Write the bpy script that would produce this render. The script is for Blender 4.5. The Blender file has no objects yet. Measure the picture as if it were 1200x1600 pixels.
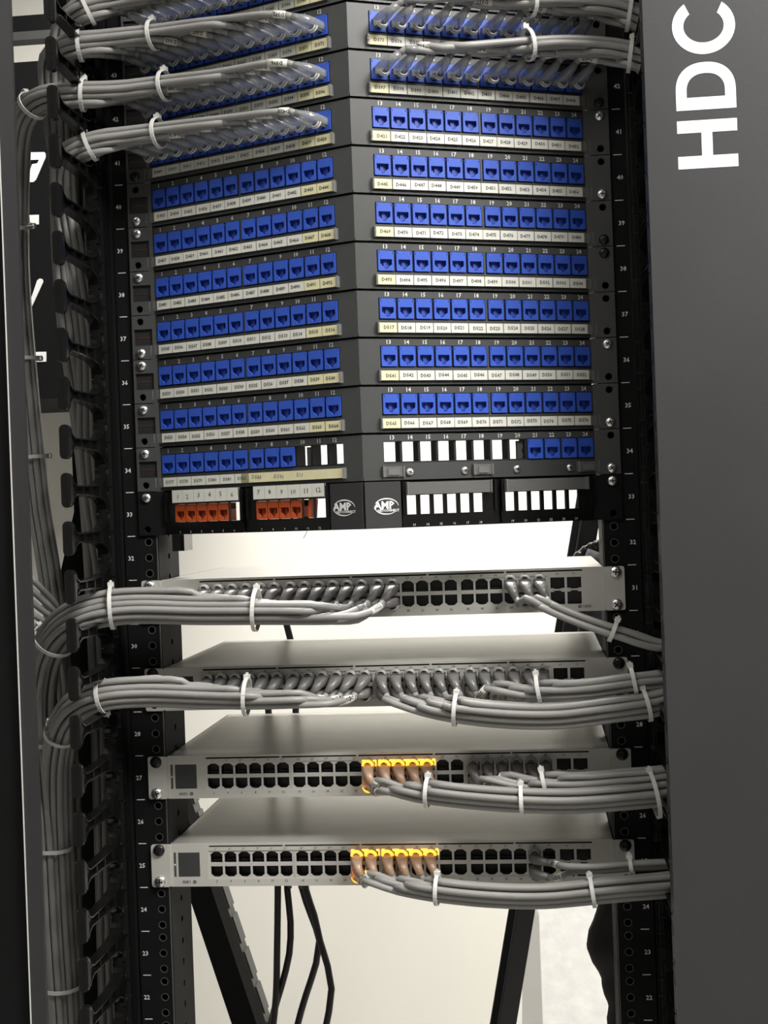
import bpy, math, random
from mathutils import Vector, Matrix
from mathutils.geometry import tessellate_polygon
random.seed(7)
SC = bpy.context.scene
COL = SC.collection
U = 0.04445
PI = math.pi

# ------------------------------------------------------------------ camera
CP = Vector((0.1557, -1.4007, 1.4397)); YAW, PITCH, ROLL, FPX = 0.1054, -0.0012, -0.0357, 2216.3
_B = Matrix(((1, 0, 0), (0, 0, -1), (0, 1, 0)))
_W = Matrix.Rotation(YAW, 3, 'Z') @ Matrix.Rotation(PITCH, 3, 'X')
_RR = Matrix.Rotation(ROLL, 3, 'Z')
RC = _RR @ _B @ _W.transposed()          # rows: right, down, forward
cam = bpy.data.objects.new('camera', bpy.data.cameras.new('camera')); COL.objects.link(cam)
cm = Matrix((RC[0], -RC[1], -RC[2])).transposed().to_4x4(); cm.translation = CP
cam.matrix_world = cm
cam.data.sensor_fit = 'VERTICAL'; cam.data.sensor_height = 36; cam.data.sensor_width = 27
cam.data.lens = FPX / 1600 * 36
cam.data.clip_start = 0.02; cam.data.clip_end = 50
SC.camera = cam

# ------------------------------------------------------------------ world, lights, exposure
w = bpy.data.worlds.new('world'); SC.world = w; w.use_nodes = True
w.node_tree.nodes['Background'].inputs[0].default_value = (0.85, 0.9, 1, 1)
w.node_tree.nodes['Background'].inputs[1].default_value = 0.3
def area(name, loc, sx, sy, power, col, rot=(0, 0, 0)):
    l = bpy.data.lights.new(name, 'AREA'); l.shape = 'RECTANGLE'; l.size = sx; l.size_y = sy
    l.energy = power; l.color = col
    o = bpy.data.objects.new(name, l); COL.objects.link(o); o.location = loc; o.rotation_euler = rot
    return o
LAMPS = [((1.2, -1.0, 2.80), 96), ((-0.75, -1.25, 2.80), 7), ((0.1, 0.80, 2.80), 62)]
for (p, e) in LAMPS:
    area('lamp_light', p, 1.1, 0.6, e, (1.0, 0.975, 0.935))
SC.view_settings.view_transform = 'Standard'; SC.view_settings.look = 'None'
SC.view_settings.gamma = 1; SC.view_settings.use_curve_mapping = False
SC.view_settings.exposure = 0.0

# ------------------------------------------------------------------ helpers
def at(u, v, y):
    d = RC.transposed() @ Vector(((u - 600) / FPX, (v - 800) / FPX, 1.0))
    return CP + d * ((y - CP.y) / d.y)

def sarea(l): return abs(sum(l[i][0] * l[(i + 1) % len(l)][1] - l[(i + 1) % len(l)][0] * l[i][1] for i in range(len(l)))) / 2
def tess(loops, pts):
    want = sarea(loops[0]) - sum(sarea(h) for h in loops[1:])
    def area_(T_): return sum(sarea([pts[i] for i in t]) for t in T_)
    best = None
    for k in range(8):
        j = random.Random(k); e = 0 if k == 0 else 2e-6 * k
        ang = .37 * k; c, s_ = math.cos(ang), math.sin(ang)
        q = [[Vector(((x + j.uniform(-e, e)) * c - (z + j.uniform(-e, e)) * s_, (x * s_ + z * c) + j.uniform(-e, e), 0)) * 1000 for x, z in l] for l in loops]
        T_ = tessellate_polygon(q)
        err = abs(area_(T_) - want) / want
        if best is None or err < best[0]: best = (err, T_)
        if err < 1e-3: return T_
    print('TESS', best[0], len(loops)); return best[1]

class MB:
    def __init__(s): s.v = []; s.f = []; s.m = []; s.sm = []
    def add(s, vs, fs, mi=0, smooth=False, M=None):
        b = len(s.v)
        s.v += [tuple(M @ Vector(p)) if M else tuple(p) for p in vs]
        for f in fs: s.f.append([i + b for i in f]); s.m.append(mi); s.sm.append(smooth)
        return s
    def box(s, x0, x1, y0, y1, z0, z1, mi=0, M=None):
        vs = [(x, y, z) for x in (x0, x1) for y in (y0, y1) for z in (z0, z1)]
        fs = [(0, 1, 3, 2), (4, 6, 7, 5), (0, 4, 5, 1), (2, 3, 7, 6), (0, 2, 6, 4), (1, 5, 7, 3)]
        return s.add(vs, fs, mi, False, M)
    def plate(s, outer, holes, y0, y1, mi=0, M=None):
        """flat plate in XZ (front at y0), with through holes; loops are (x,z) lists"""
        loops = [outer] + holes
        pts = [p for l in loops for p in l]
        tri = tess(loops, pts)
        n = len(pts)
        vs = [(x, y0, z) for x, z in pts] + [(x, y1, z) for x, z in pts]
        fs = []
        for t in tri:
            a, b, c = [pts[i] for i in t]
            cr = (b[0] - a[0]) * (c[1] - a[1]) - (b[1] - a[1]) * (c[0] - a[0])
            if abs(cr) < 1e-14: continue
            t = tuple(t) if cr > 0 else tuple(reversed(t))
            fs.append(t); fs.append(tuple(i + n for i in reversed(t)))
        k = 0
        for l in loops:
            m = len(l)
            for i in range(m):
                a, b = k + i, k + (i + 1) % m
                fs.append((a, a + n, b + n, b))
            k += m
        return s.add(vs, fs, mi, False, M)
    def rplate(s, x0, x1, z0, z1, holes, y0, y1, mi=0):
        hs = [(min(p[0] for p in h), max(p[0] for p in h), min(p[1] for p in h), max(p[1] for p in h)) for h in holes]
        xs = sorted({x0, x1} | {h[0] for h in hs} | {h[1] for h in hs})
        for a, b in zip(xs, xs[1:]):
            if b - a < 1e-7: continue
            cv_ = sorted((h[2], h[3]) for h in hs if h[0] < (a + b) / 2 < h[1]); z = z0
            for c, d in cv_ + [(z1, z1)]:
                if c - z > 1e-7: s.box(a, b, y0, y1, z, c, mi)
                z = d
        return s
    def loft(s, rings, mi=0, smooth=True, cap=True, M=None):
        n = len(rings[0]); vs = [p for r in rings for p in r]; fs = []
        for k in range(len(rings) - 1):
            for i in range(n):
                a = k * n + i; b = k * n + (i + 1) % n
                fs.append((a, b, b + n, a + n))
        if cap:
            fs.append(tuple(reversed(range(n)))); fs.append(tuple(range((len(rings) - 1) * n, len(rings) * n)))
        return s.add(vs, fs, mi, smooth, M)
    def tube(s, pts, r, n=8, mi=0, cap=True, closed=False):
        pts = [Vector(p) for p in pts]; rings = []
        up = None; m = len(pts)
        for i, p in enumerate(pts):
            if closed: t = (pts[(i + 1) % m] - pts[i - 1]).normalized()
            else: t = (pts[min(i + 1, m - 1)] - pts[max(i - 1, 0)]).normalized()
            if up is None:
                up = Vector((0, 0, 1)) if abs(t.z) < .9 else Vector((0, 1, 0))
            up = (up - t * up.dot(t)).normalized(); sd = t.cross(up)
            rr = r[i] if isinstance(r, (list, tuple)) else r
            rings.append([tuple(p + (up * math.cos(2 * PI * k / n) + sd * math.sin(2 * PI * k / n)) * rr) for k in range(n)])
        if closed: rings.append(rings[0]); cap = False
        return s.loft(rings, mi, True, cap)
    def cyl(s, c, r, y0, y1, n=14, mi=0):
        r1, r2 = (r if isinstance(r, tuple) else (r, r))
        R_ = [[(c[0] + rr * math.cos(2 * PI * k / n), y, c[1] + rr * math.sin(2 * PI * k / n)) for k in range(n)] for rr, y in ((r1, y0), (r2, y1))]
        return s.loft(R_, mi, False, True)
    def mesh(s, name, mats):
        me = bpy.data.meshes.new(name); me.from_pydata(s.v, [], s.f)
        for m in (mats if isinstance(mats, list) else [mats]): me.materials.append(m)
        me.polygons.foreach_set('material_index', s.m); me.polygons.foreach_set('use_smooth', s.sm)
        me.update(); return me
    def build(s, name, mats, parent=None, M=None):
        return obj(name, s.mesh(name, mats), parent, M)

def obj(name, me, parent=None, M=None):
    o = bpy.data.objects.new(name, me); COL.objects.link(o)
    if parent: o.parent = parent
    if M is not None: o.matrix_local = M
    return o
def tag(o, label, cat, group=None):
    o['label'] = label; o['category'] = cat
    if group: o['group'] = group
    return o
def thing(name, label, cat, loc=(0, 0, 0), group=None):
    o = bpy.data.objects.new(name, None); COL.objects.link(o); o.location = loc; o.empty_display_size = .02
    return tag(o, label, cat, group)
def struct(o): o['kind'] = 'structure'; return o
def circ(x, z, r, n=10): return [(x + r * math.cos(2 * PI * k / n), z + r * math.sin(2 * PI * k / n)) for k in range(n)]
def rect(x0, x1, z0, z1): return [(x0, z0), (x1, z0), (x1, z1), (x0, z1)]
def rrect(x0, x1, z0, z1, r, n=3):
    out = []
    for cx, cz, a0 in ((x1 - r, z0 + r, -PI / 2), (x1 - r, z1 - r, 0), (x0 + r, z1 - r, PI / 2), (x0 + r, z0 + r, PI)):
        out += [(cx + r * math.cos(a0 + PI / 2 * k / n), cz + r * math.sin(a0 + PI / 2 * k / n)) for k in range(n + 1)]
    return out
def T(x, y, z): return Matrix.Translation((x, y, z))

_tc = {}
def text_geo(t, size, bold=0.0):
    """text as flat geometry in XZ facing -Y, centred on 0"""
    k = (t, size, bold)
    if k in _tc: return _tc[k]
    c = bpy.data.curves.new('t', 'FONT'); c.body = t; c.size = size; c.align_x = 'CENTER'; c.align_y = 'CENTER'
    c.resolution_u = 1; c.offset = bold; c.fill_mode = 'FRONT'
    o = bpy.data.objects.new('t', c); me = o.to_mesh()
    vs = [(v.co.x, 0, v.co.y) for v in me.vertices]; fs = [tuple(p.vertices) for p in me.polygons]
    o.to_mesh_clear(); bpy.data.objects.remove(o); bpy.data.curves.remove(c)
    if vs:
        zc = (max(v[2] for v in vs) + min(v[2] for v in vs)) / 2; xc = (max(v[0] for v in vs) + min(v[0] for v in vs)) / 2
        vs = [(x - xc, y, z - zc) for x, y, z in vs]
    _tc[k] = (vs, fs); return _tc[k]
def put_text(mb, t, size, x, y, z, mi=0, bold=0.0, rot=0):
    vs, fs = text_geo(t, size, bold); M = T(x, y, z) @ Matrix.Rotation(rot, 4, 'Y')
    mb.add(vs, fs, mi, False, M)

# ------------------------------------------------------------------ materials
def mat(name, col, rough=.5, metal=0, noise=0.0, nscale=40, bump=0.0, bscale=200, emit=None, spec=.5, stretch=None, coat=0):
    m = bpy.data.materials.new(name); m.use_nodes = True; nt = m.node_tree; b = nt.nodes['Principled BSDF']
    b.inputs['Base Color'].default_value = (*col, 1); b.inputs['Roughness'].default_value = rough
    b.inputs['Metallic'].default_value = metal; b.inputs['Specular IOR Level'].default_value = spec
    b.inputs['Coat Weight'].default_value = coat
    tc = nt.nodes.new('ShaderNodeTexCoord'); src = tc.outputs['Object']
    if stretch:
        mp = nt.nodes.new('ShaderNodeMapping'); mp.inputs['Scale'].default_value = stretch
        nt.links.new(src, mp.inputs[0]); src = mp.outputs[0]
    if noise:
        n = nt.nodes.new('ShaderNodeTexNoise'); n.inputs['Scale'].default_value = nscale; n.inputs['Detail'].default_value = 4
        nt.links.new(src, n.inputs['Vector'])
        mr = nt.nodes.new('ShaderNodeMapRange'); mr.inputs['From Min'].default_value = .3; mr.inputs['From Max'].default_value = .7
        mr.inputs['To Min'].default_value = 1 - noise; mr.inputs['To Max'].default_value = 1 + noise
        nt.links.new(n.outputs['Fac'], mr.inputs['Value'])
        mx = nt.nodes.new('ShaderNodeMix'); mx.data_type = 'RGBA'; mx.blend_type = 'MULTIPLY'; mx.inputs[0].default_value = 1
        mx.inputs[6].default_value = (*col, 1); nt.links.new(mr.outputs[0], mx.inputs[7])
        nt.links.new(mx.outputs[2], b.inputs['Base Color'])
    if bump:
        n = nt.nodes.new('ShaderNodeTexNoise'); n.inputs['Scale'].default_value = bscale; nt.links.new(src, n.inputs['Vector'])
        bp = nt.nodes.new('ShaderNodeBump'); bp.inputs['Strength'].default_value = bump; bp.inputs['Distance'].default_value = .001
        nt.links.new(n.outputs['Fac'], bp.inputs['Height']); nt.links.new(bp.outputs[0], b.inputs['Normal'])
    if emit:
        b.inputs['Emission Color'].default_value = (*emit[0], 1); b.inputs['Emission Strength'].default_value = emit[1]
    return m
def clear(name, tint, diff, k_tr, rough=.12, emit=None):
    """clear moulded plastic: part see-through, part milky, with a gloss"""
    m = bpy.data.materials.new(name); m.use_nodes = True; nt = m.node_tree; b = nt.nodes['Principled BSDF']
    b.inputs['Base Color'].default_value = (*diff, 1); b.inputs['Roughness'].default_value = rough
    b.inputs['Specular IOR Level'].default_value = .8
    n = nt.nodes.new('ShaderNodeTexNoise'); n.inputs['Scale'].default_value = 350; n.inputs['Detail'].default_value = 2
    tc = nt.nodes.new('ShaderNodeTexCoord'); nt.links.new(tc.outputs['Object'], n.inputs['Vector'])
    bp = nt.nodes.new('ShaderNodeBump'); bp.inputs['Strength'].default_value = .6; bp.inputs['Distance'].default_value = .001
    nt.links.new(n.outputs['Fac'], bp.inputs['Height']); nt.links.new(bp.outputs[0], b.inputs['Normal'])
    t = nt.nodes.new('ShaderNodeBsdfTransparent'); t.inputs[0].default_value = (*tint, 1)
    mx = nt.nodes.new('ShaderNodeMixShader'); mx.inputs[0].default_value = k_tr
    nt.links.new(b.outputs[0], mx.inputs[1]); nt.links.new(t.outputs[0], mx.inputs[2])
    nt.links.new(mx.outputs[0], nt.nodes['Material Output'].inputs[0])
    if emit:
        b.inputs['Emission Color'].default_value = (*emit[0], 1); b.inputs['Emission Strength'].default_value = emit[1]
    return m
M_ = {
    'backwall': mat('grey_aisle_wall_paint', (.22, .22, .21), .7, noise=.05, nscale=3),
    'wall': mat('cream_wall_paint', (.83, .81, .74), .6, noise=.025, nscale=2.5, bump=.15, bscale=60),
    'ceil': mat('ceiling_paint', (.8, .8, .78), .7, noise=.02, nscale=6),
    'floor': mat('grey_floor_tile', (.42, .41, .39), .5, noise=.15, nscale=9, bump=.1),
    'board': mat('white_mottled_board', (.92, .91, .87), .7, noise=.07, nscale=34, bump=.4, bscale=90),
    'rack': mat('black_powder_coat', (.0062, .0062, .0066), .62, spec=.12, noise=.12, nscale=60, bump=.12, bscale=900),
    'ear': mat('dark_grey_panel_paint', (.044, .045, .045), .5, noise=.06, nscale=30, bump=.1, bscale=1200),
    'face': mat('charcoal_panel_paint', (.056, .058, .058), .38, noise=.06, nscale=25, bump=.12, bscale=1300),
    'cover': mat('charcoal_cover_paint', (.029, .029, .031), .5, noise=.10, nscale=5, bump=.08, bscale=900),
    'plastic': mat('black_moulded_plastic', (.0055, .0055, .0055), .20, spec=.5, noise=.15, nscale=50, bump=.1, bscale=500),
    'dark': mat('black_interior', (.004, .004, .005), .6, noise=.1, nscale=50),
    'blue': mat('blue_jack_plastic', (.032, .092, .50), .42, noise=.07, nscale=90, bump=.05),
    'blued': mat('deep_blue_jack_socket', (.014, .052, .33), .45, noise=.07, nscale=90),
    'orange': mat('orange_jack_plastic', (.50, .085, .02), .45, noise=.07, nscale=90, bump=.05),
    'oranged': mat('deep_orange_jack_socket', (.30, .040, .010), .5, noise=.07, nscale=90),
    'paper': mat('white_paper_label', (.68, .68, .62), .55, noise=.03, nscale=70),
    'paper2': mat('yellowed_paper_label', (.72, .68, .43), .55, noise=.05, nscale=70),
    'ink': mat('grey_label_ink', (.09, .09, .09), .6, noise=.1, nscale=300),
    'pen': mat('black_marker_ink', (.02, .02, .025), .5, noise=.2, nscale=300),
    'white': mat('white_printed_lettering', (.80, .81, .80), .55, noise=.03, nscale=60),
    'mark': mat('pale_grey_print', (.62, .62, .62), .6, noise=.05, nscale=100),
    'cabled': mat('shade_darkened_cable_jacket', (.075, .074, .072), .5, noise=.06, nscale=25),  # grey jacket darkened to stand for the shade inside the channel
    'glow': mat('amber_lit_latch_plastic', (.8, .45, .1), .3, emit=((1, .5, .04), 1.6)),  # emission stands in for port light caught in the plug latches
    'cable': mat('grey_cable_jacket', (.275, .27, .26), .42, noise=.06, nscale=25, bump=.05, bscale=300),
    'tie': mat('white_nylon', (.66, .66, .63), .4, noise=.04, nscale=80),
    'bolt': mat('chromed_screw_steel', (.92, .91, .90), .28, 1, noise=.08, nscale=400, bump=.35, bscale=700),
    'blackbolt': mat('black_oxide_screw', (.012, .012, .013), .3, .3, noise=.1, nscale=300),
    'alu': mat('silver_painted_aluminium', (.52, .51, .475), .42, .25, noise=.03, nscale=30, bump=.05, bscale=900),
    'lid': mat('silver_brushed_lid', (.43, .42, .39), .36, .45, noise=.05, nscale=14, stretch=(.4, 8, 1), bump=.05, bscale=300),
    'portf': mat('silver_port_shield', (.55, .54, .51), .4, .3, noise=.05, nscale=200),
    'port': mat('black_socket_plastic', (.010, .009, .009), .35, noise=.2, nscale=200),
    'lcd': mat('smoked_touch_screen', (.040, .041, .041), .2, noise=.05, nscale=20),
    'clear': clear('clear_plastic', (.93, .94, .95), (.30, .31, .32), .42, .08),
    'loop': clear('clear_latch_plastic', (.95, .95, .95), (.62, .63, .64), .25, .1),
    'boot': clear('smoky_clear_plastic', (.8, .8, .8), (.185, .18, .175), .18, .3),
    'hood': clear('smoky_latch_plastic', (.9, .9, .9), (.38, .375, .365), .15, .15),
    'amber': clear('amber_lit_clear_plastic', (1, .8, .5), (.55, .38, .27), .3, .2),
    'holder': clear('clear_label_holder', (.9, .9, .9), (.30, .30, .29), .55, .15),
    'led': mat('amber_port_led', (.9, .4, .05), .4, emit=((1, .42, .03), 5.0)),
    'green': mat('green_status_led', (.4, .8, .1), .4, emit=((.45, .9, .1), 2.5)),
    'cord': mat('black_power_cord', (.010, .010, .010), .42, noise=.1, nscale=60),
    'bag': mat('black_woven_sleeve', (.012, .011, .011), .75, noise=.3, nscale=60, bump=.6, bscale=120),
    'lamp': mat('lamp_diffuser', (.9, .9, .9), .5, emit=((1, .97, .92), 3.0)),
    'slot': mat('grey_duct_plastic', (.055, .055, .053), .5, noise=.1, nscale=40),
    'red': mat('dull_red_stripe', (.045, .010, .010), .5, noise=.1, nscale=100),
}

# ------------------------------------------------------------------ the room
X0, X1, Y0, Y1, Z0, Z1 = -2.6, 2.6, -3.0, 1.75, -.10, 2.86
struct(MB().box(X0, X1, Y1, Y1 + .1, Z0, Z1).build('wall_back', M_['wall']))
struct(MB().box(X0, X1, Y0 - .1, Y0, Z0, Z1).build('wall_front', M_['backwall']))
struct(MB().box(X0 - .1, X0, Y0, Y1, Z0, Z1).build('wall_left', M_['backwall']))
struct(MB().box(X1, X1 + .1, Y0, Y1, Z0, Z1).build('wall_right', M_['backwall']))
struct(MB().box(X0, X1, Y0, Y1, Z0 - .1, Z0).build('floor', M_['floor']))
struct(MB().box(X0, X1, Y0, Y1, Z1, Z1 + .1).build('ceiling', M_['ceil']))
for i, (p, e) in enumerate(LAMPS):
    t = thing('ceiling_light', ['flat ceiling light panel in front of the rack on its right', 'flat ceiling light panel in front of the rack on its left', 'flat ceiling light panel behind the rack'][i], 'light', (p[0], p[1], Z1))
    MB().box(-.6, .6, -.35, -.32, -.03, 0).box(-.6, .6, .32, .35, -.03, 0).box(-.6, -.57, -.32, .32, -.03, 0).box(.57, .6, -.32, .32, -.03, 0).build('frame', M_['alu'], t)
    MB().box(-.57, .57, -.32, .32, -.012, -.002).build('diffuser', M_['lamp'], t)

# ------------------------------------------------------------------ rack posts
ULO, UHI = 17, 46
rack = thing('equipment_rack', 'black open steel rack with numbered posts holding the panels and switches', 'rack', (0, 0, Z0))
RZ = -Z0
def post(sd):
    """one upright: drilled front flange, drilled side flange, rolled outer edge"""
    xi, xo = sd * (.2222 if sd > 0 else .2240), sd * (.2575 if sd > 0 else .2570)
    x0, x1 = min(xi, xo), max(xi, xo)
    holes = [circ(sd * .23255, (u + f) * U, .0036, 9) for u in range(ULO, UHI) for f in (.143, .5, .857)]
    mb = MB().plate(rect(x0, x1, ULO * U, UHI * U), holes, 0, .0022)
    mb.box(x0, x1, 0, .0022, Z0, ULO * U)
    mb.box(x0, x1, .03, .032, Z0, UHI * U)                       # inner web that the holes look onto
    o = mb.build('post', M_['rack'], rack, T(0, 0, RZ))
    # side flange (plate built in XZ then turned to face sideways)
    hol = [circ(.042, (u + f) * U, .0034, 8) for u in range(ULO, UHI) for f in (.02, .5)]
    M = Matrix(((0, 1, 0, xi), (1, 0, 0, 0), (0, 0, 1, 0), (0, 0, 0, 1)))
    fl = MB().plate(rect(.002, .082, ULO * U, UHI * U), hol, -.001, .001, M=M).box(xi - .001, xi + .001, .002, .082, Z0, ULO * U)
    fl.build('side_flange', M_['rack'], o)
    xr0, xr1 = sorted((sd * .2588, sd * .2610)); MB().box(xr0, xr1, -.004, .04, Z0, UHI * U).build('edge_strip', M_['rack'], o)
    a, b = sorted((sd * .2612, sd * .2705))
    MB().plate(rrect(a, b, Z0, UHI * U, .002, 2), [], -.012, .04).build('edge_roll', M_['plastic'], o)
    rm = MB()
    for u in range(ULO, UHI):
        for f in (.143, .5, .857): rm.plate(circ(sd * .23255, (u + f) * U, .0042, 9), [circ(sd * .23255, (u + f) * U, .0034, 9)], -.0002, .0004)
    rm.build('rim_highlights', M_['slot'], o)['kind'] = 'stuff'  # lighter rings stand in for highlights on the hole edges
    xe = xi
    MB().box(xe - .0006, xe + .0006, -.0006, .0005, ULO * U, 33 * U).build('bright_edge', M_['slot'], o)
    pr = MB()
    for u in range(ULO, UHI):
        tx = sd * (.2503 if sd < 0 else .2487)
        pr.box(tx - .004, tx + .004, -.0003, 0, u * U - .0004, u * U + .0004)
        put_text(pr, str(u + 1), .0062, sd * (.2512 if sd < 0 else .2505), -.0003, (u + .5) * U, bold=.00012)
    pr.build('unit_numbers', M_['mark'], o)['kind'] = 'stuff'
post(-1); post(1)
MB().box(-.26, .26, 0, .08, Z0, Z0 + .05).build('foot_beam', M_['rack'], rack, T(0, 0, RZ))
MB().box(-.26, .26, 0, .08, UHI * U, UHI * U + .05).build('head_beam', M_['rack'], rack, T(0, 0, RZ))

# screw meshes
def screw_mesh(name, m, r=.0044):
    mb = MB(); n = 12
    prof = [(r, 0), (r * 1.02, -.0009), (r * .85, -.0021), (r * .5, -.0028), (r * .12, -.0030)]
    mb.loft([[(rr * math.cos(2 * PI * k / n), y, rr * math.sin(2 * PI * k / n)) for k in range(n)] for rr, y in prof], 0, True)
    for a in (.4, .4 + PI / 2):
        mb.box(-r * .52, r * .52, -.00315, -.0024, -r * .11, r * .11, 1, Matrix.Rotation(a, 4, 'Y'))
    return mb.mesh(name, [m, M_['dark']])
SCR = screw_mesh('rack_screw', M_['bolt'], .0050); SCRB = screw_mesh('rack_screw', M_['blackbolt'], .0050)
def cap_lab(u): return 'rack mark %d' % u
def screw(parent, x, z, black=False, y=-.003):
    o = obj('screw', SCRB if black else SCR, parent, T(x, y, z) @ Matrix.Rotation(random.uniform(0, 3), 4, 'Y'))
    if black: o['label'] = 'black screw'
    return o

# ------------------------------------------------------------------ keystone jack
def jack_mesh(c1, c2, w=.0156, h=.0187, name='jack'):
    mb = MB(); a = w / 2
    z1, z0 = h / 2, -h / 2
    k = w / .0156
    hole = [(-.0058 * k, z0 + .0107), (-.0058 * k, z0 + .0060), (-.0042 * k, z0 + .0048), (-.0022 * k, z0 + .0036), (-.0013 * k, z0 + .0018), (.0013 * k, z0 + .0018),
            (.0022 * k, z0 + .0036), (.0042 * k, z0 + .0048), (.0058 * k, z0 + .0060), (.0058 * k, z0 + .0107)]
    s1 = rect(-a + .0009, -a + .0014, z1 - .0032, z1 - .0010); s2 = rect(a - .0014, a - .0009, z1 - .0032, z1 - .0010)
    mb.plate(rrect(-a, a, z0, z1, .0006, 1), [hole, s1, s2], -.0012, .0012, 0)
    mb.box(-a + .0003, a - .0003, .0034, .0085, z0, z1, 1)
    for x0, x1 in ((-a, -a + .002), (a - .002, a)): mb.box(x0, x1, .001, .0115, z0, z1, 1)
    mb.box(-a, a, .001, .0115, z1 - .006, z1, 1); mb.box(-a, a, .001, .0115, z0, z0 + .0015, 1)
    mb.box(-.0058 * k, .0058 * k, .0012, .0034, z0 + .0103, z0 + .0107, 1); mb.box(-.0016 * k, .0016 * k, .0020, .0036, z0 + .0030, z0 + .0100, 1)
    return mb.mesh(name, [c1, c2])
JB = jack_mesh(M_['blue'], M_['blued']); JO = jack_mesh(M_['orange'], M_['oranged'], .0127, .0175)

TH = math.atan2(.1, .217); LF = math.hypot(.1, .217)
def half_M(sd):
    return T(0, -.1, 0) @ Matrix.Rotation(TH if sd > 0 else -TH, 4, 'Z')
S0 = [.0212 + .018 * i for i in range(6)] + [.1305 + .018 * i for i in range(6)]     # inner edge of each opening
JW, JZ0, JZ1 = .0165, .395 * U, .815 * U
def face_mesh():
    out = []
    for sd in (-1, 1):
        mb = MB(); holes = []
        for s in (S0[0], S0[6]):
            a, b = sorted((sd * (s - .0004), sd * (s + .090 + JW + .0004))); holes.append(rect(a, b, JZ0 - .0012, JZ1 + .0006))
            mb.box(a, b, .0014, .014, JZ0 - .0024, JZ0 + .0003, 1); mb.box(a, b, .0004, .014, JZ1 + .0004, JZ1 + .0016, 1)
            for q in range(5):
                e, f = sorted((sd * (s + JW + .018 * q - .0004), sd * (s + .018 * (q + 1) + .0004))); mb.box(e, f, .0012, .015, JZ0 - .0012, JZ1 + .0004, 1)
            for e0, e1 in ((s - .0006, s + .0006), (s + .090 + JW - .0004, s + .090 + JW + .0008)):
                e, f = sorted((sd * e0, sd * e1)); mb.box(e, f, .0020, .0145, JZ0 - .0010, JZ1 + .0006, 1)
        a, b = sorted((sd * .0001, sd * (LF + .001)))
        mb.box(a, b, .0045, .0155, -.0007, .0006, 1)                             # added dark strip, blocks light leaking through the joint
        mb.plate(rect(a, b, .0003, U - .0004), holes, 0, .0018)
        mb.box(a, b, 0, .016, U - .0014, U - .0004); mb.box(a, b, 0, .016, .0003, .0013)
        mb.box(a, b, -.0012, .0, .0006, .0030)                                    # rolled lower lip
        out.append(mb.mesh('face_plate', [M_['face'], M_['dark']]))
    return out
FACES = face_mesh()
def number_mesh():
    out = []
    for sd in (-1, 1):
        mb = MB()
        for i in range(12):
            n = 13 + i if sd > 0 else 12 - i
            put_text(mb, str(n), .0056, sd * (S0[i] + JW / 2), -.0004, .905 * U, bold=.00012)
        out.append(mb.mesh('port_numbers', M_['mark']))
    return out
NUMS = number_mesh()
def ear_mesh(sd, wide=True):
    a, b = sorted((sd * .2165, sd * .2412))
    mb = MB()
    hl = [circ(sd * .23255, .143 * U, .0036, 10), circ(sd * .23255, .857 * U, .0036, 10)]
    if sd < 0: hl.append(rect(-.2392, -.2205, .315 * U, .685 * U))
    mb.plate(rect(a, b, .0004, U - .0004), hl, -.0030, -.0004)
    return mb.mesh('mounting_ear', [M_['ear']])
EARS = {sd: ear_mesh(sd) for sd in (-1, 1)}
recess = MB().box(-.2392, -.2205, -.0005, .0003, .315 * U, .685 * U, 0).box(-.2375, -.2222, -.0008, -.0004, .485 * U, .515 * U, 1).mesh('ear_recess', [M_['dark'], M_['red']])
PW = .0175
PAP = {k: MB().plate(rect(-.00852, .00852, -.0045, .0045), [], -.0004, 0).mesh('paper_label', M_[k]) for k in ('paper', 'paper2')}
HOLD = {}
for sd in (-1, 1):
    a, b = sorted((sd * .0195, sd * (LF + .003)))
    mb = MB().box(a, b, -.0035, 0, .088 * U, .305 * U)
    c0, c1 = sorted((sd * .0178, sd * .0193)); mb.box(c0, c1, -.0052, 0, .08 * U, .315 * U)
    c0, c1 = sorted((sd * (LF + .003), sd * (LF + .0045))); mb.box(c0, c1, -.0052, 0, .08 * U, .315 * U)
    HOLD[sd] = mb.mesh('label_holder', M_['holder'])

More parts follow.
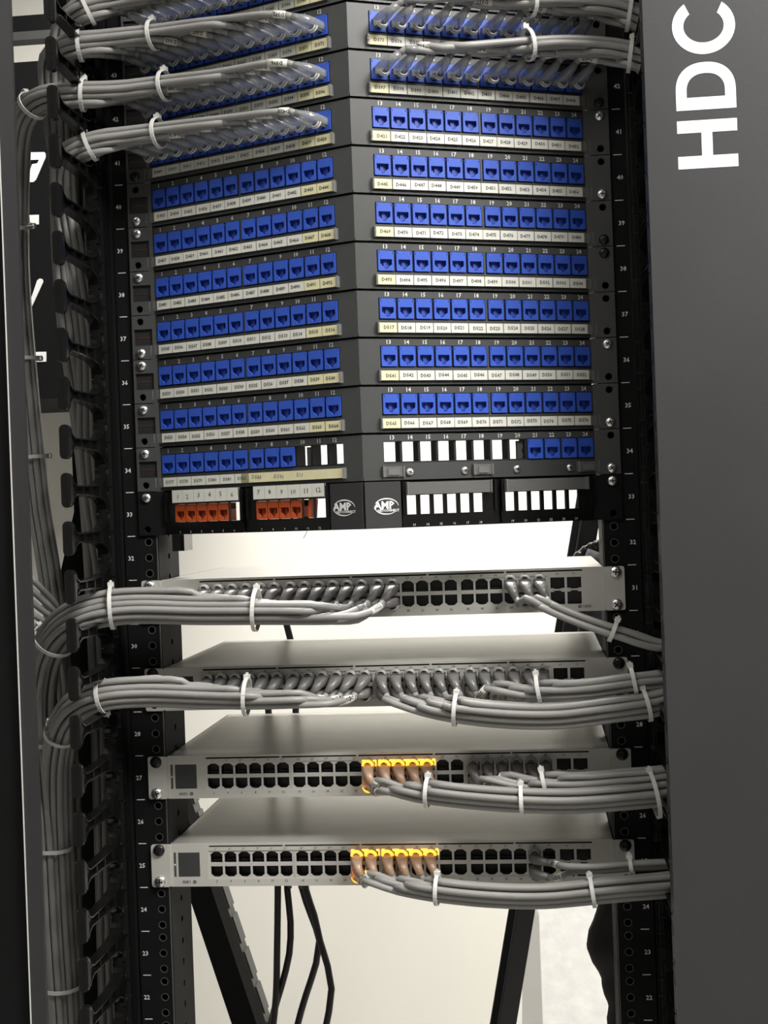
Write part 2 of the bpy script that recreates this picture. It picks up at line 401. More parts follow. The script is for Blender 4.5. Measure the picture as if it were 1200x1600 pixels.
def panel(u, first_no, jl=range(1, 13), jr=range(13, 25), labels=True, scr={}, order='', group='blue angled patch panels'):
    p = thing('patch_panel', order, 'patch panel', (0, 0, (u - 1) * U), group)
    for sd in (-1, 1):
        H = half_M(sd)
        obj('face_plate', FACES[0 if sd < 0 else 1], p, H)
        obj('port_numbers', NUMS[0 if sd < 0 else 1], p, H)['kind'] = 'stuff'
        e = obj('mounting_ear', EARS[sd], p)
        if sd < 0: obj('ear_recess', recess, e)
        for pos in ('t', 'b'):
            k = scr.get((sd, pos))
            z = (.857 if pos == 't' else .143) * U
            if k: screw(e, sd * .23255, z, k == 'k', -.003)
        for i in range(12):
            n = 13 + i if sd > 0 else 12 - i
            if n in jl or n in jr:
                o = obj('keystone_jack', JB, p, H @ T(sd * (S0[i] + JW / 2), 0, (JZ0 + JZ1) / 2))
        if labels:
            hd = obj('label_holder', HOLD[sd], p, H)
            for i in range(12):
                n = 13 + i if sd > 0 else 12 - i
                yel = (sd < 0 and n >= 11) or n == 13 or (u == 34 and n > 6)
                sx = .0285 + .01785 * i + (.0002 * random.uniform(-1, 1))
                pl = obj('paper_label', PAP['paper2' if yel else 'paper'], hd, T(sd * sx, -.0036, .197 * U))
                if yel: pl['label'] = 'yellowed paper label'
                if u == 34 and n > 6:
                    if n in (7, 9):
                        tm = MB(); put_text(tm, {7: 'D583', 9: 'D591'}[n], .0052, 0, -.0006, .0003, rot=.1)
                        tm.build('handwriting', M_['ink'], pl)
                    continue
                tm = MB(); put_text(tm, 'D%d' % (first_no + n - 1), .0046, random.uniform(-.0008, .0008), -.0006, random.uniform(-.0004, .0004), bold=.00012)
                tm.build('printed_code', M_['ink'], pl)
    return p

ORD = {44: 'uppermost blue patch panel, cut by the top of the photo', 43: 'blue patch panel full of cables just below the uppermost one, label D361 to D384',
       42: 'blue patch panel with cables in both halves beside rack mark 42', 41: 'blue patch panel with cables only in its left half beside rack mark 41',
       40: 'empty blue patch panel labelled D433 to D456, first below the cabled ones', 39: 'empty blue patch panel labelled D457 to D480 beside rack mark 39',
       38: 'empty blue patch panel labelled D481 to D504 beside rack mark 38', 37: 'empty blue patch panel labelled D505 to D528 beside rack mark 37',
       36: 'empty blue patch panel labelled D529 to D552 beside rack mark 36', 35: 'empty blue patch panel labelled D553 to D576 beside rack mark 35'}
SCRW = {44: {}, 43: {(-1, 't'): 's'}, 42: {(1, 'b'): 'k'}, 41: {(-1, 'b'): 'k', (1, 't'): 's'}, 40: {(-1, 'b'): 's', (1, 'b'): 's'}, 39: {(-1, 't'): 's', (1, 'b'): 'k'},
        38: {(-1, 't'): 's', (1, 't'): 'k'}, 37: {(-1, 'b'): 's'}, 36: {(-1, 't'): 's', (1, 't'): 's'}, 35: {(-1, 't'): 's', (1, 'b'): 's'}}
for u in range(44, 34, -1):
    panel(u, 337 + 24 * (44 - u), scr=SCRW[u], order=ORD[u])

# the last blue panel: part of its jacks and its right label strip are gone
p34 = thing('patch_panel', 'lowest blue patch panel, many openings empty and white behind', 'patch panel', (0, 0, 33 * U), 'blue angled patch panels')
def finish34(p):
    for sd in (-1, 1):
        H = half_M(sd)
        obj('face_plate', FACES[0 if sd < 0 else 1], p, H); obj('port_numbers', NUMS[0 if sd < 0 else 1], p, H)
        e = obj('mounting_ear', EARS[sd], p)
        if sd < 0: obj('ear_recess', recess, e); screw(e, -.23255, .857 * U)
        else: screw(e, .23255, .143 * U)
        for i in range(12):
            n = 13 + i if sd > 0 else 12 - i
            if n <= 9 or n >= 21: obj('keystone_jack', JB, p, H @ T(sd * (S0[i] + JW / 2), 0, (JZ0 + JZ1) / 2))
    H = half_M(-1); hd = obj('label_holder', HOLD[-1], p, H)
    long = MB().plate(rect(-.1368, -.0195, -.0045, .0045), [], -.0004, 0).build('paper_strip', M_['paper2'], hd, T(0, -.0036, .197 * U)); long['label'] = 'long yellowed paper strip'
    tm = MB(); put_text(tm, 'D583', .0052, -.118, -.0006, .0005, rot=.1); put_text(tm, 'D591', .0052, -.092, -.0006, 0, rot=.1); put_text(tm, '511', .0052, -.068, -.0006, .0004, rot=.1)
    tm.build('handwriting', M_['ink'], long)
    for n in range(1, 7):
        i = 12 - n; pl = obj('paper_label', PAP['paper'], hd, T(-(.0285 + .01785 * i), -.0036, .197 * U))
        tm = MB(); put_text(tm, ['D577', 'D578', 'D579', 'D580', 'D581', 'D582'][n - 1], .0046, 0, -.0006, 0, bold=.00006); tm.build('printed_code', M_['ink'], pl)
    H = half_M(1)
    for a, b in ((.0184, .0395), (.109, .1290), (.2185, .241)):
        mb = MB().box(a, b, -.003, 0, .085 * U, .30 * U).box(a, a + .0015, -.0045, 0, .075 * U, .315 * U).box(b - .0012, b, -.0045, 0, .075 * U, .315 * U).box(a + .005, b - .005, -.0042, -.003, .12 * U, .25 * U)
        o = mb.build('holder_clip', M_['holder'], p, H); o['label'] = 'clear plastic stub of the missing label strip'
    sm = screw_mesh('face_screw', M_['tie'], .0034)
    for s in (.0456, .1012, .1549, .2111):
        obj('face_screw', sm if s < .05 else SCR, p, H @ T(s, -.0002, .175 * U) @ Matrix.Scale(1 if s < .05 else .75, 4))
    # loose dust cover in opening 20 and a turned jack in opening 10
    k = MB().plate([(0, 0), (.005, 0), (.0062, .004), (.0045, .008), (.0062, .012), (.005, .0175), (0, .0175)], [], .004, .0075)
    k.build('broken_insert', M_['ear'], p, H @ T(.1577, 0, JZ0))
    MB().box(-.0046, -.0002, .002, .010, 0, .0175).build('loose_insert', M_['face'], p, half_M(-1) @ T(-S0[2] - .0010, 0, JZ0))
finish34(p34)

# ------------------------------------------------------------------ black module panel with orange jacks (rack mark 33)
def amp_panel():
    p = thing('module_panel', 'black angled panel with orange jacks and two white oval logos at rack mark 33', 'patch panel', (0, 0, 32 * U))
    for sd in (-1, 1):
        H = half_M(sd)
        mods = ((.0413, 6), (.1412, 6))
        fr = [(.0365, .1315), (.1365, .2330)]
        holes = []
        for (a0, b0) in fr:
            a, b = sorted((sd * (a0 + .003), sd * (b0 - .003))); holes.append(rect(a, b, .20 * U, .97 * U))
        a, b = sorted((sd * .0001, sd * (LF + .002)))
        MB().plate(rect(a, b, .01 * U, .995 * U), holes, .001, .003).box(a, b, .001, .014, .985 * U, .995 * U).box(a, b, .001, .014, .01 * U, .02 * U).build('face_plate', M_['rack'], p, H)
        # centre cover with logo
        a, b = sorted((sd * .0001, sd * .0352))
        cv = MB().plate(rrect(a, b, .02 * U, .985 * U, .0008, 2), [], -.0030, .001).build('centre_cover', M_['cover'], p, H)
        lg = MB(); cx = sd * .0215 if sd < 0 else .0190; cz = .47 * U
        put_text(lg, 'AMP', .0098, cx - .0007, -.0033, cz + .0012, bold=.00035)
        put_text(lg, 'NETCONNECT', .0031, cx + .0035, -.0033, cz - .0038, bold=.0001)
        for (rx, rz, a0, a1, w) in ((.0118, .0074, .05, 2.75, .0007), (.0118, .0074, 3.0, 5.6, .0006)):
            pts = []
            for k in range(15):
                an = a0 + (a1 - a0) * k / 14; pts.append((cx + .0015 + rx * math.cos(an), cz + rz * math.sin(an)))
            vs = []; fs = []
            for k, (x, z) in enumerate(pts):
                ww = w * (.35 + math.sin(PI * k / 14)); dx, dz = (x - cx) , (z - cz); L = math.hypot(dx, dz)
                vs += [(x - dx / L * ww, -.0033, z - dz / L * ww), (x + dx / L * ww * .4, -.0033, z + dz / L * ww * .4)]
            for k in range(14): fs.append((2 * k, 2 * k + 1, 2 * k + 3, 2 * k + 2))
            lg.add(vs, fs)
        lg.build('lettering', M_['white'], cv)
        for mi, (s0, n) in enumerate(mods):
            a0, b0 = fr[mi]
            hl = []
            for i in range(6):
                q = s0 + .0134 * i; a, b = sorted((sd * q, sd * (q + .0098 if sd > 0 else q + .0125))); hl.append(rect(a, b, .285 * U, .685 * U))
            a, b = sorted((sd * a0, sd * b0))
            md = MB().plate(rrect(a, b, .02 * U, .975 * U, .0006, 1), hl, -.0020, .001).box(a, b, -.0035, -.002, .025 * U, .10 * U)
            for e0, e1 in ((a, a + .0025), (b - .0025, b)): md.box(e0, e1, -.0045, -.002, .3 * U, .97 * U)
            md = md.build('module_frame', M_['plastic'], p, H)
            nm = MB()
            for i in range(6):
                k = (13 + mi * 6 + i) if sd > 0 else (12 - mi * 6 - i)
                put_text(nm, str(k), .0032, sd * (s0 + .0134 * i + .006), -.0038, .065 * U)
            nm.build('port_numbers', M_['mark'], md)['kind'] = 'stuff'
            if sd > 0:
                MB().box(a0 + .004, b0 - .008, -.0080, -.0018, .70 * U, .955 * U).box(a0 + .003, a0 + .0045, -.0095, -.0018, .69 * U, .965 * U).box(b0 - .008, b0 - .0065, -.0095, -.0018, .69 * U, .965 * U).build('label_holder', M_['holder'], md)
            else:
                for i in range(6):
                    k = 12 - mi * 6 - i
                    q = s0 + .0136 * i + .0055
                    pl = obj('paper_label', PAPN, md, T(-q, -.0055, .865 * U))
                    tm = MB(); put_text(tm, str(k), .0066, random.uniform(-.001, .001), -.0006, random.uniform(-.0006, .0006), rot=random.uniform(-.15, .15)); tm.build('handwriting', M_['pen'], pl)
                MB().box(-(s0 + .0136 * 6 - .0005), -s0 + .0015, -.0048, -.0018, .71 * U, 1.01 * U).build('label_holder', M_['holder'], md)
                for i in range(6):
                    k = 12 - mi * 6 - i
                    q = s0 + .0134 * i + .0062
                    if k in (6, 12): continue
                    if k == 11:
                        o = MB().box(-.0018, .0018, -.0016, .009, -.0088, .0088).build('turned_jack', M_['orange'], p, H @ T(-q + .0015, 0, .49 * U) @ Matrix.Rotation(.1, 4, 'Y')); continue
                    obj('keystone_jack', JO, p, H @ T(-q, -.0012, .485 * U) @ (Matrix.Rotation(.05 if k == 10 else 0, 4, 'Y')))
        a, b = sorted((sd * .2165, sd * .2412))
        e = MB().plate(rect(a, b, .0004, U - .0004), [circ(sd * .23255, .143 * U, .0036, 10), circ(sd * .23255, .857 * U, .0036, 10)], -.0028, -.0004).build('mounting_ear', M_['rack'], p)
        screw(e, sd * .23255, .857 * U)
        # deep end bracket
        a, b = sorted((sd * .2130, sd * .2165)); MB().box(a, b, -.003, .05, .01 * U, .99 * U).build('end_bracket', M_['rack'], p)
    MB().box(-.2135, -.2010, .02, .055, -.38 * U, 0).box(-.2115, -.2035, .015, .05, -.36 * U, -.05 * U).build('hanging_clip', M_['plastic'], p)
PAPN = MB().plate(rect(-.0066, .0066, -.0062, .0062), [], -.0004, 0).mesh('paper_label', M_['paper'])
amp_panel()

# ------------------------------------------------------------------ network switches
def port_mesh(row, lit=False):
    mb = MB(); w = .0071; d = 1 if row == 't' else -1
    def Z(z): return d * z
    hole = [(-.0061, Z(-.0051)), (.0061, Z(-.0051)), (.0061, Z(.0034)), (.0046, Z(.0038)), (.0044, Z(.0048)), (.0030, Z(.0051)), (.0028, Z(.0057)),
            (-.0028, Z(.0057)), (-.0030, Z(.0051)), (-.0044, Z(.0048)), (-.0046, Z(.0038)), (-.0061, Z(.0034))]
    if d < 0: hole = hole[::-1]
    a, b = sorted((Z(-.0068), Z(.0062)))
    mb.plate(rect(-w, w, a, b), [hole], .0004, .0018, 0)
    mb.box(-w, w, .0115, .0125, a, b, 1)
    mb.box(-w, -.0062, .0018, .012, a, b, 1); mb.box(.0062, w, .0018, .012, a, b, 1)
    q0, q1 = sorted((Z(-.0068), Z(-.0053))); mb.box(-.0062, .0062, .0018, .012, q0, q1, 1)
    q0, q1 = sorted((Z(.0062), Z(.0057))); mb.box(-.0062, .0062, .0018, .012, q0, q1, 1)
    q0, q1 = sorted((Z(-.0045), Z(-.0030))); mb.box(-.0045, .0045, .006, .0075, q0, q1, 1)
    return mb.mesh('network_port', [M_['portf'], M_['port']])
PM = {'t': port_mesh('t'), 'b': port_mesh('b')}
def group_x(g, i): return -.1745 + .0873 * g + .0142 * i
PZ = {'t': .665 * U, 'b': .350 * U}
LEDM = MB().box(-.0069, -.0040, -.0006, .0004, .0052, .0068).box(.0040, .0069, -.0006, .0004, .0052, .0068).box(-.0069, -.0062, -.0006, .0004, .0005, .0052).box(.0062, .0069, -.0006, .0004, .0005, .0052).mesh('port_light', M_['led'])

def switch(u, label, amber=(), lcd=True, rlogo=False, scr={}):
    s = thing('network_switch', label, 'network switch', (0, 0, (u - 1) * U), 'silver 48 port switches')
    zt, zb = U - .0006, .0006
    b = MB()
    b.box(-.2212, .2212, .0015, .285, zt - .001, zt).box(-.2212, .2212, .0015, .285, zb, zb + .001)
    b.box(-.2212, -.2202, .0015, .285, zb, zt).box(.2202, .2212, .0015, .285, zb, zt)
    b.box(-.2212, .2212, .284, .285, zb, zt)
    b.build('case', M_['lid'], s)
    MB().box(-.2206, .2206, .0150, .0165, zb + .001, zt - .001).build('inner_wall', M_['port'], s)
    holes = []
    for g in range(4): holes.append(rect(group_x(g, 0) - .0083, group_x(g, 5) + .0083, .185 * U, .818 * U))
    xs = [-.1828, -.1055, -.028, .0485, .125, .2015]
    for i in range(5): holes.append(rect(xs[i] + .0010, xs[i + 1] - .0010, .902 * U, .937 * U))
    for a in (.1690, .1852): holes.append(rect(a, a + .0138, .18 * U, .775 * U))
    if lcd:
        holes.append(rect(-.2185, -.2160, .235 * U, .79 * U)); holes.append(rect(-.2139, -.1917, .235 * U, .785 * U))
    fp = MB().rplate(-.2212, .2212, zb, zt, holes, -.0004, .0015).build('front_plate', M_['alu'], s)
    MB().box(-.2195, .2195, .006, .0068, .88 * U, .96 * U).build('slot_shadow', M_['dark'], fp)
    pr = MB()
    for g in range(4):
        for i in range(6):
            n = (g * 6 + i) * 2 + 1
            lab = ('%d' % n) if g >= 2 else ('%d°' % n)
            put_text(pr, lab, .0032, group_x(g, i), -.0007, .862 * U, bold=.00004)
            put_text(pr, str(n + 1), .0032, group_x(g, i), -.0007, .135 * U, bold=.00004)
    for i, a in enumerate((.1759, .1921)):
        put_text(pr, ['49', '51'][i], .0032, a, -.0007, .85 * U)
    lx = .196 if rlogo else -.2035
    put_text(pr, 'USW', .0040, lx + (.008 if rlogo else -.0025), -.0007, (.12 if rlogo else .125) * U, bold=.0001, rot=0 if rlogo else PI)
    pr.plate(circ(lx + (.001 if rlogo else .006), .122 * U, .0018, 10), [circ(lx + (.001 if rlogo else .006), .122 * U, .0006, 6)], -.0007, -.0004)
    pr.build('printed_marks', M_['ink'], fp)['kind'] = 'stuff'
    if lcd:
        l = MB().plate(rrect(-.2137, -.1919, .24 * U, .78 * U, .0011, 2), [], -.0001, .001).build('touch_screen', M_['lcd'], s)
        t = MB().plate(rrect(-.2184, -.2161, .24 * U, .785 * U, .0006, 1), [], -.0001, .001).build('screen_tab', M_['slot'], s)
        MB().plate(circ(-.21725, .51 * U, .0009, 8), [circ(-.21725, .51 * U, .0004, 6)], -.0005, -.0001).build('tab_symbol', M_['white'], t)
    for g in range(4):
        fr = MB().plate(rect(group_x(g, 0) - .0083, group_x(g, 5) + .0083, .185 * U, .818 * U), [rect(group_x(g, 0) - .0071, group_x(g, 5) + .0071, PZ['b'] - .0062, PZ['t'] + .0062)], .0002, .0016)
        fr.box(group_x(g, 0) - .0071, group_x(g, 5) + .0071, .0003, .0016, PZ['b'] + .0067, PZ['t'] - .0067).build('port_shield', M_['portf'], s)
        for i in range(6):
            for r in 'tb':
                o = obj('network_port', PM[r], s, T(group_x(g, i), 0, PZ[r]))
                if (g, i, r) in amber:
                    obj('port_light', LEDM, o, T(0, 0, 0) if r == 't' else Matrix.Rotation(PI, 4, 'Y'))['label'] = 'glowing amber port light'
    for a in (.1690, .1852):
        c = MB().box(a, a + .0138, .012, .0125, .18 * U, .775 * U).box(a, a + .0003, .001, .012, .18 * U, .775 * U).box(a + .0135, a + .0138, .001, .012, .18 * U, .775 * U)
        c = c.build('transceiver_cage', M_['port'], s)
        m = MB().plate([(a, .455 * U), (a + .003, .455 * U), (a + .0042, .485 * U), (a + .0096, .485 * U), (a + .0108, .455 * U), (a + .0138, .455 * U), (a + .0138, .535 * U), (a + .0108, .535 * U), (a + .0096, .515 * U), (a + .0042, .515 * U), (a + .003, .535 * U), (a, .535 * U)],
                        [circ(a + .0026, .495 * U, .0006, 6), circ(a + .0112, .495 * U, .0006, 6)], .0002, .0012)
        m.build('cage_divider', M_['portf'], c)
    for sd in (-1, 1):
        a, b_ = sorted((sd * .2216, sd * .2410))
        e = MB().plate(rrect(a, b_, .0008, U - .0008, .0022, 3), [circ(sd * .23255, .857 * U, .0038, 10), circ(sd * .23255, .143 * U, .0038, 10)], -.0026, -.0004)
        x0, x1 = sorted((sd * .2213, sd * .2224)); e.box(x0, x1, -.0020, .045, .03 * U, .97 * U)
        e = e.build('mounting_ear', M_['alu'], s)
        for pos, fz in (('t', .857), ('b', .143)):
            k = scr.get((sd, pos))
            if k: screw(e, sd * .23255, fz * U, k == 'k', -.0026).scale = (1.18,) * 3
    return s
A27 = [(1, 5, 't'), (1, 5, 'b')] + [(2, i, 't') for i in range(4)]
A25 = [(1, 4, 't'), (1, 4, 'b'), (1, 5, 't')] + [(2, i, 't') for i in range(4)]
switch(31, 'uppermost silver switch, its left half hidden by cables running left', rlogo=True, scr={(-1, 't'): 's', (1, 't'): 's', (1, 'b'): 's'})
switch(29, 'second silver switch from the top, cables leaving to both sides', scr={(-1, 't'): 'k', (1, 't'): 'k'})
switch(27, 'third silver switch from the top, five lit amber plugs beside six grey ones', A27, scr={(-1, 't'): 'k', (-1, 'b'): 's', (1, 't'): 'k'})
sw25 = switch(25, 'lowest silver switch with six lit amber plugs, power cords hanging below', A25, scr={(-1, 't'): 'k', (-1, 'b'): 's', (1, 't'): 'k'})
MB().plate(circ(.1620, .16 * U, .0010, 8), [], -.0065, -.0004).build('status_light', M_['green'], sw25)

# ------------------------------------------------------------------ patch cables
def conn(bx, bz, latch, key, _c={}):
    k = (round(bx, 2), round(bz, 2), latch, key)
    if k in _c: return _c[k]
    P = [(0, .006, 0), (0, -.004, 0), (0, -.013, 0), (bx * .0022, -.020, bz * .0022), (bx * .0068, -.0250, bz * .0068), (bx * .0135, -.0275, bz * .0135)]
    S = [(.0057, .0042), (.0059, .0044), (.0060, .0046), (.0053, .0045), (.0042, .0042), (.0036, .0036)]
    P = [Vector(p) for p in P]; rings = []
    up = Vector((0, 0, 1)); n = 12
    for i, p in enumerate(P):
        t = (P[min(i + 1, 5)] - P[max(i - 1, 0)]).normalized()
        u_ = (up - t * up.dot(t)).normalized(); sd = t.cross(u_); rw, rh = S[i]; ring = []
        for q in range(n):
            a = 2 * PI * q / n; ca, sa = math.cos(a), math.sin(a)
            e = .55 if i < 4 else 1
            ring.append(tuple(p + sd * rw * math.copysign(abs(ca) ** e, ca) + u_ * rh * math.copysign(abs(sa) ** e, sa)))
        rings.append(ring)
    mb = MB().loft(rings)
    for rr, yy in ((.0052, -.0125), (.0044, -.0150)):
        arc = [(rr * math.cos(PI * q / 8), yy - .001 * math.sin(PI * q / 8), latch * (.0034 + rr * .98 * math.sin(PI * q / 8))) for q in range(9)]
        mb.tube(arc, .0011 if rr > .005 else .0008, 6, 2)
    a, b = sorted((latch * .0040, latch * .0052)); mb.box(-.0030, .0030, -.013, .004, a, b)
    a, b = sorted((latch * .0046, latch * .0070)); mb.box(-.0026, .0026, -.0128, -.0100, a, b, 3)
    mb.box(-.0040, .0040, -.0005, .004, -.0030, .0030, 1)
    me = mb.mesh('connector', [M_[key], M_['portf' if key != 'clear' else 'loop'], M_['glow' if key == 'amber' else 'loop' if key == 'clear' else 'hood'], M_['port']])
    _c[k] = (me, P[5].copy(), (P[5] - P[4]).normalized()); return _c[k]

def catmull(P, step):
    P = [Vector(p) for p in P]; out = [P[0]]
    Q = [P[0] * 2 - P[1]] + P + [P[-1] * 2 - P[-2]]
    for i in range(1, len(Q) - 2):
        p0, p1, p2, p3 = Q[i - 1:i + 3]; n = max(1, int((p2 - p1).length / step))
        # centripetal parameterisation
        def kn(a, b): return max((b - a).length, 1e-6) ** .5
        t0 = 0; t1 = kn(p0, p1); t2 = t1 + kn(p1, p2); t3 = t2 + kn(p2, p3)
        for k in range(1, n + 1):
            t = t1 + (t2 - t1) * k / n
            A1 = p0 * ((t1 - t) / (t1 - t0)) + p1 * ((t - t0) / (t1 - t0)); A2 = p1 * ((t2 - t) / (t2 - t1)) + p2 * ((t - t1) / (t2 - t1))
            A3 = p2 * ((t3 - t) / (t3 - t2)) + p3 * ((t - t2) / (t3 - t2))
            B1 = A1 * ((t2 - t) / (t2 - t0)) + A2 * ((t - t0) / (t2 - t0)); B2 = A2 * ((t3 - t) / (t3 - t1)) + A3 * ((t - t1) / (t3 - t1))
            out.append(B1 * ((t2 - t) / (t2 - t1)) + B2 * ((t - t1) / (t2 - t1)))
    return out
RCB = .0033
def hexslots(n):
    pts = []
    for i in range(-6, 7):
        for j in range(-6, 7):
            x = (i + .5 * j) * 2 * RCB * 1.02 + RCB * .4; y = j * 1.732 * RCB * 1.02 + RCB * .3
            pts.append((math.hypot(x, y), x, y))
    pts.sort(); return [(x, y) for _, x, y in pts[:n]]
class Bundle:
    def __init__(s, name, ctr, n, top_first=True, squash=1.0):
        s.name = name; s.join = {}; s.c = catmull([p if isinstance(p, Vector) else at(*p) for p in ctr], .008)
        s.fr = []; up = Vector((0, 0, 1)); s.n = n
        for i, p in enumerate(s.c):
            t = (s.c[min(i + 1, len(s.c) - 1)] - s.c[max(i - 1, 0)]).normalized()
            up = (up - t * up.dot(t)).normalized(); s.fr.append((t, up.copy(), t.cross(up)))
        sl = hexslots(n)
        sl.sort(key=lambda q: (-q[1] if top_first else q[1], q[0])); s.sl = sl
        mx_ = sum(q[0] for q in sl) / n; my_ = sum(q[1] for q in sl) / n; s.sl = sl = [(a - mx_, b - my_) for a, b in sl]
        s.rad = max(math.hypot(*q) for q in sl) + RCB
    def near(s, P):
        return min(range(len(s.c)), key=lambda i: (s.c[i] - P).length_squared)
    def pt(s, i, k, spread=1.0):
        t, up, sd = s.fr[i]; a, b = s.sl[k]
        return s.c[i] + (up * b + sd * a) * spread
    def cord(s, E, D, k, lead, j):
        i0 = s.near(E) + int(lead / .008); i0 = min(i0, len(s.c) - 3)
        P = [E - D * .004, E + D * .006]; s.join[k] = i0
        st = 3
        first = s.pt(i0, k)
        gap = (first - P[-1]).length
        if gap > .05: pass
        for i in range(i0, len(s.c), st):
            ph = i * .05 + j * 1.7
            P.append(s.pt(i, k) + Vector((0, math.sin(ph) * .0005, math.cos(ph * 1.3) * .0005)))
        return catmull(P, .009)
    def tie(s, px, label, pull=None, head=(0, .3), r=None, cat='cable tie', flip=1):
        P = at(*px); i = s.near(P); t, up, sd = s.fr[i]; q_ = [s.sl[k] for k, v in s.join.items() if v <= i + 1] or s.sl
        mx_ = (max(q[0] for q in q_) + min(q[0] for q in q_)) / 2; my_ = (max(q[1] for q in q_) + min(q[1] for q in q_)) / 2
        R_ = (r or max(math.hypot(q[0] - mx_, q[1] - my_) for q in q_) + RCB) + .0004
        c = s.c[i] + up * my_ + sd * mx_
        t2 = (t + up * .07 * flip).normalized(); u2 = (up - t2 * up.dot(t2)).normalized(); s2 = t2.cross(u2)
        n = 28; vs = []
        for q in range(n):
            a = 2 * PI * q / n; d = u2 * math.cos(a) + s2 * math.sin(a)
            for (dr, dt) in ((0, -.0019), (.0012, -.0019), (.0012, .0019), (0, .0019)): vs.append(tuple(c + d * (R_ + dr) + t2 * dt - c))
        fs = []
        for q in range(n):
            for e in range(4):
                a, b = q * 4 + e, q * 4 + (e + 1) % 4; a2, b2 = ((q + 1) % n) * 4 + e, ((q + 1) % n) * 4 + (e + 1) % 4
                fs.append((a, b, b2, a2))
        th = thing('cable_tie', label, 'cable tie', c, 'white nylon ties around the cable bundles')
        mb = MB(); mb.add(vs, fs, 0, False); mb.build('strap', M_['tie'], th)
        ha = head[0]; d = u2 * math.cos(ha) + s2 * math.sin(ha); e = u2 * -math.sin(ha) + s2 * math.cos(ha)
        Mx = Matrix((e, t2, d)).transposed().to_4x4(); Mx.translation = d * (R_ + .002)
        MB().box(-.003, .003, -.0028, .0028, -.0018, .0022).box(-.0010, .0010, -.0012, .0012, .0022, .0040).build('lock_head', M_['tie'], th, Mx)

def cable(B, k, j, J, Mj, bend, latch, key, lead, label, group, text=None, cut=None, scale=1.0):
    """one patch cable plugged in at jack matrix Mj"""
    me, E, D = conn(bend[0], bend[1], latch, key)
    o0 = Mj.translation
    th = thing('patch_cable', label, 'network cable', o0, group)
    Ml = Mj.copy(); Ml.translation = (0, 0, 0)
    co = obj('connector', me, th, Ml)
    if key == 'amber': co['label'] = 'connector lit amber'
    Ew = Mj @ E; Dw = (Mj.to_3x3() @ D).normalized()
    path = B.cord(Ew, Dw, k, lead, j)
    mb = MB().tube([p - o0 for p in path], RCB, 8); mb.build('cord', M_['cable'], th)
    # printed sleeve just behind the boot
    acc = 0; seg = []
    for i in range(1, len(path)):
        acc += (path[i] - path[i - 1]).length
        if acc > .004: seg.append(path[i])
        if acc > .019: break
    if len(seg) >= 2:
        a, b = seg[0], seg[-1]
        sl = MB().tube([a - o0, (a + b) / 2 - o0 if len(seg) < 3 else seg[len(seg) // 2] - o0, b - o0], .0037, 9).build('marker_sleeve', M_['paper' if text else 'clear'], th)
        if text:
            mid = (a + b) / 2; x = (b - a).normalized()
            if x.x < 0: x = -x
            vw = (CPV - mid).normalized(); z = vw.cross(x).normalized() * -1
            if z.z < 0: z = -z
            y = z.cross(x).normalized()
            if y.y < 0: y = -y
            Mx = Matrix((x, y, z)).transposed().to_4x4(); Mx.translation = mid - o0 - y * .0040
            tm = MB(); put_text(tm, text, .0048, 0, 0, 0, bold=.0001, rot=PI); tm.build('printed_code', M_['pen'], sl, Mx)
    return th
CPV = Vector((0.0, -1.4, 1.44))        # the aisle in front of the rack, where the sleeves are read from

def jack_M(u, n):
    sd = 1 if n >= 13 else -1; i = n - 13 if sd > 0 else 12 - n
    return T(0, 0, (u - 1) * U) @ half_M(sd) @ T(sd * (S0[i] + JW / 2), -.0012, (JZ0 + JZ1) / 2 - .0012)
def port_M(u, g, i, r): return T(group_x(g, i), -.0004, (u - 1) * U + PZ[r])

# control points down inside the left cable channel (world coordinates)
def down_left(x, y, z, x2, y2, seed):
    return [Vector((x, y, z)), Vector((x - .004, y + .01, z - .12)), Vector((x2, y2, z - .35)), Vector((x2, y2, .90)), Vector((x2, y2, .78))]
ORDW = ['first', 'second', 'third', 'fourth', 'fifth', 'sixth', 'seventh', 'eighth', 'ninth', 'tenth', 'eleventh', 'twelfth']
BL = {}
BL[44] = Bundle('44', [(500, -62, -.125), (400, -42, -.098), (260, -10, -.060), (200, 0, -.05), (150, 10, -.052), (124, 18, -.054), (104, 38, -.045)] + down_left(-.302, -.015, 1.80, -.300, .035, 1), 12)
BL[43] = Bundle('43', [(505, 28, -.128), (450, 33, -.110), (400, 40, -.096), (320, 48, -.074), (240, 58, -.054), (160, 66, -.050), (110, 72, -.054), (84, 86, -.045)] + down_left(-.306, .000, 1.77, -.292, .050, 2), 12)
BL[42] = Bundle('42', [(505, 100, -.128), (460, 108, -.112), (400, 118, -.096), (340, 128, -.080), (258, 137, -.057), (190, 145, -.050), (130, 147, -.054), (82, 150, -.056), (50, 164, -.050), (35, 195, -.030), (30, 250, .005), (28, 340, .030), (30, 440, .040), (39, 560, .042), (52, 700, .042), (63, 800, .042), (76, 880, .042), (92, 1000, .045), (108, 1200, .05), (112, 1400, .05), (116, 1600, .05), (118, 1700, .05)], 12)
BL[41] = Bundle('41', [(510, 176, -.128), (460, 186, -.112), (400, 194, -.096), (330, 202, -.076), (248, 211, -.054), (190, 218, -.048), (140, 226, -.050), (110, 240, -.048), (100, 275, -.03)] + down_left(-.290, .005, 1.62, -.281, .045, 3), 12)
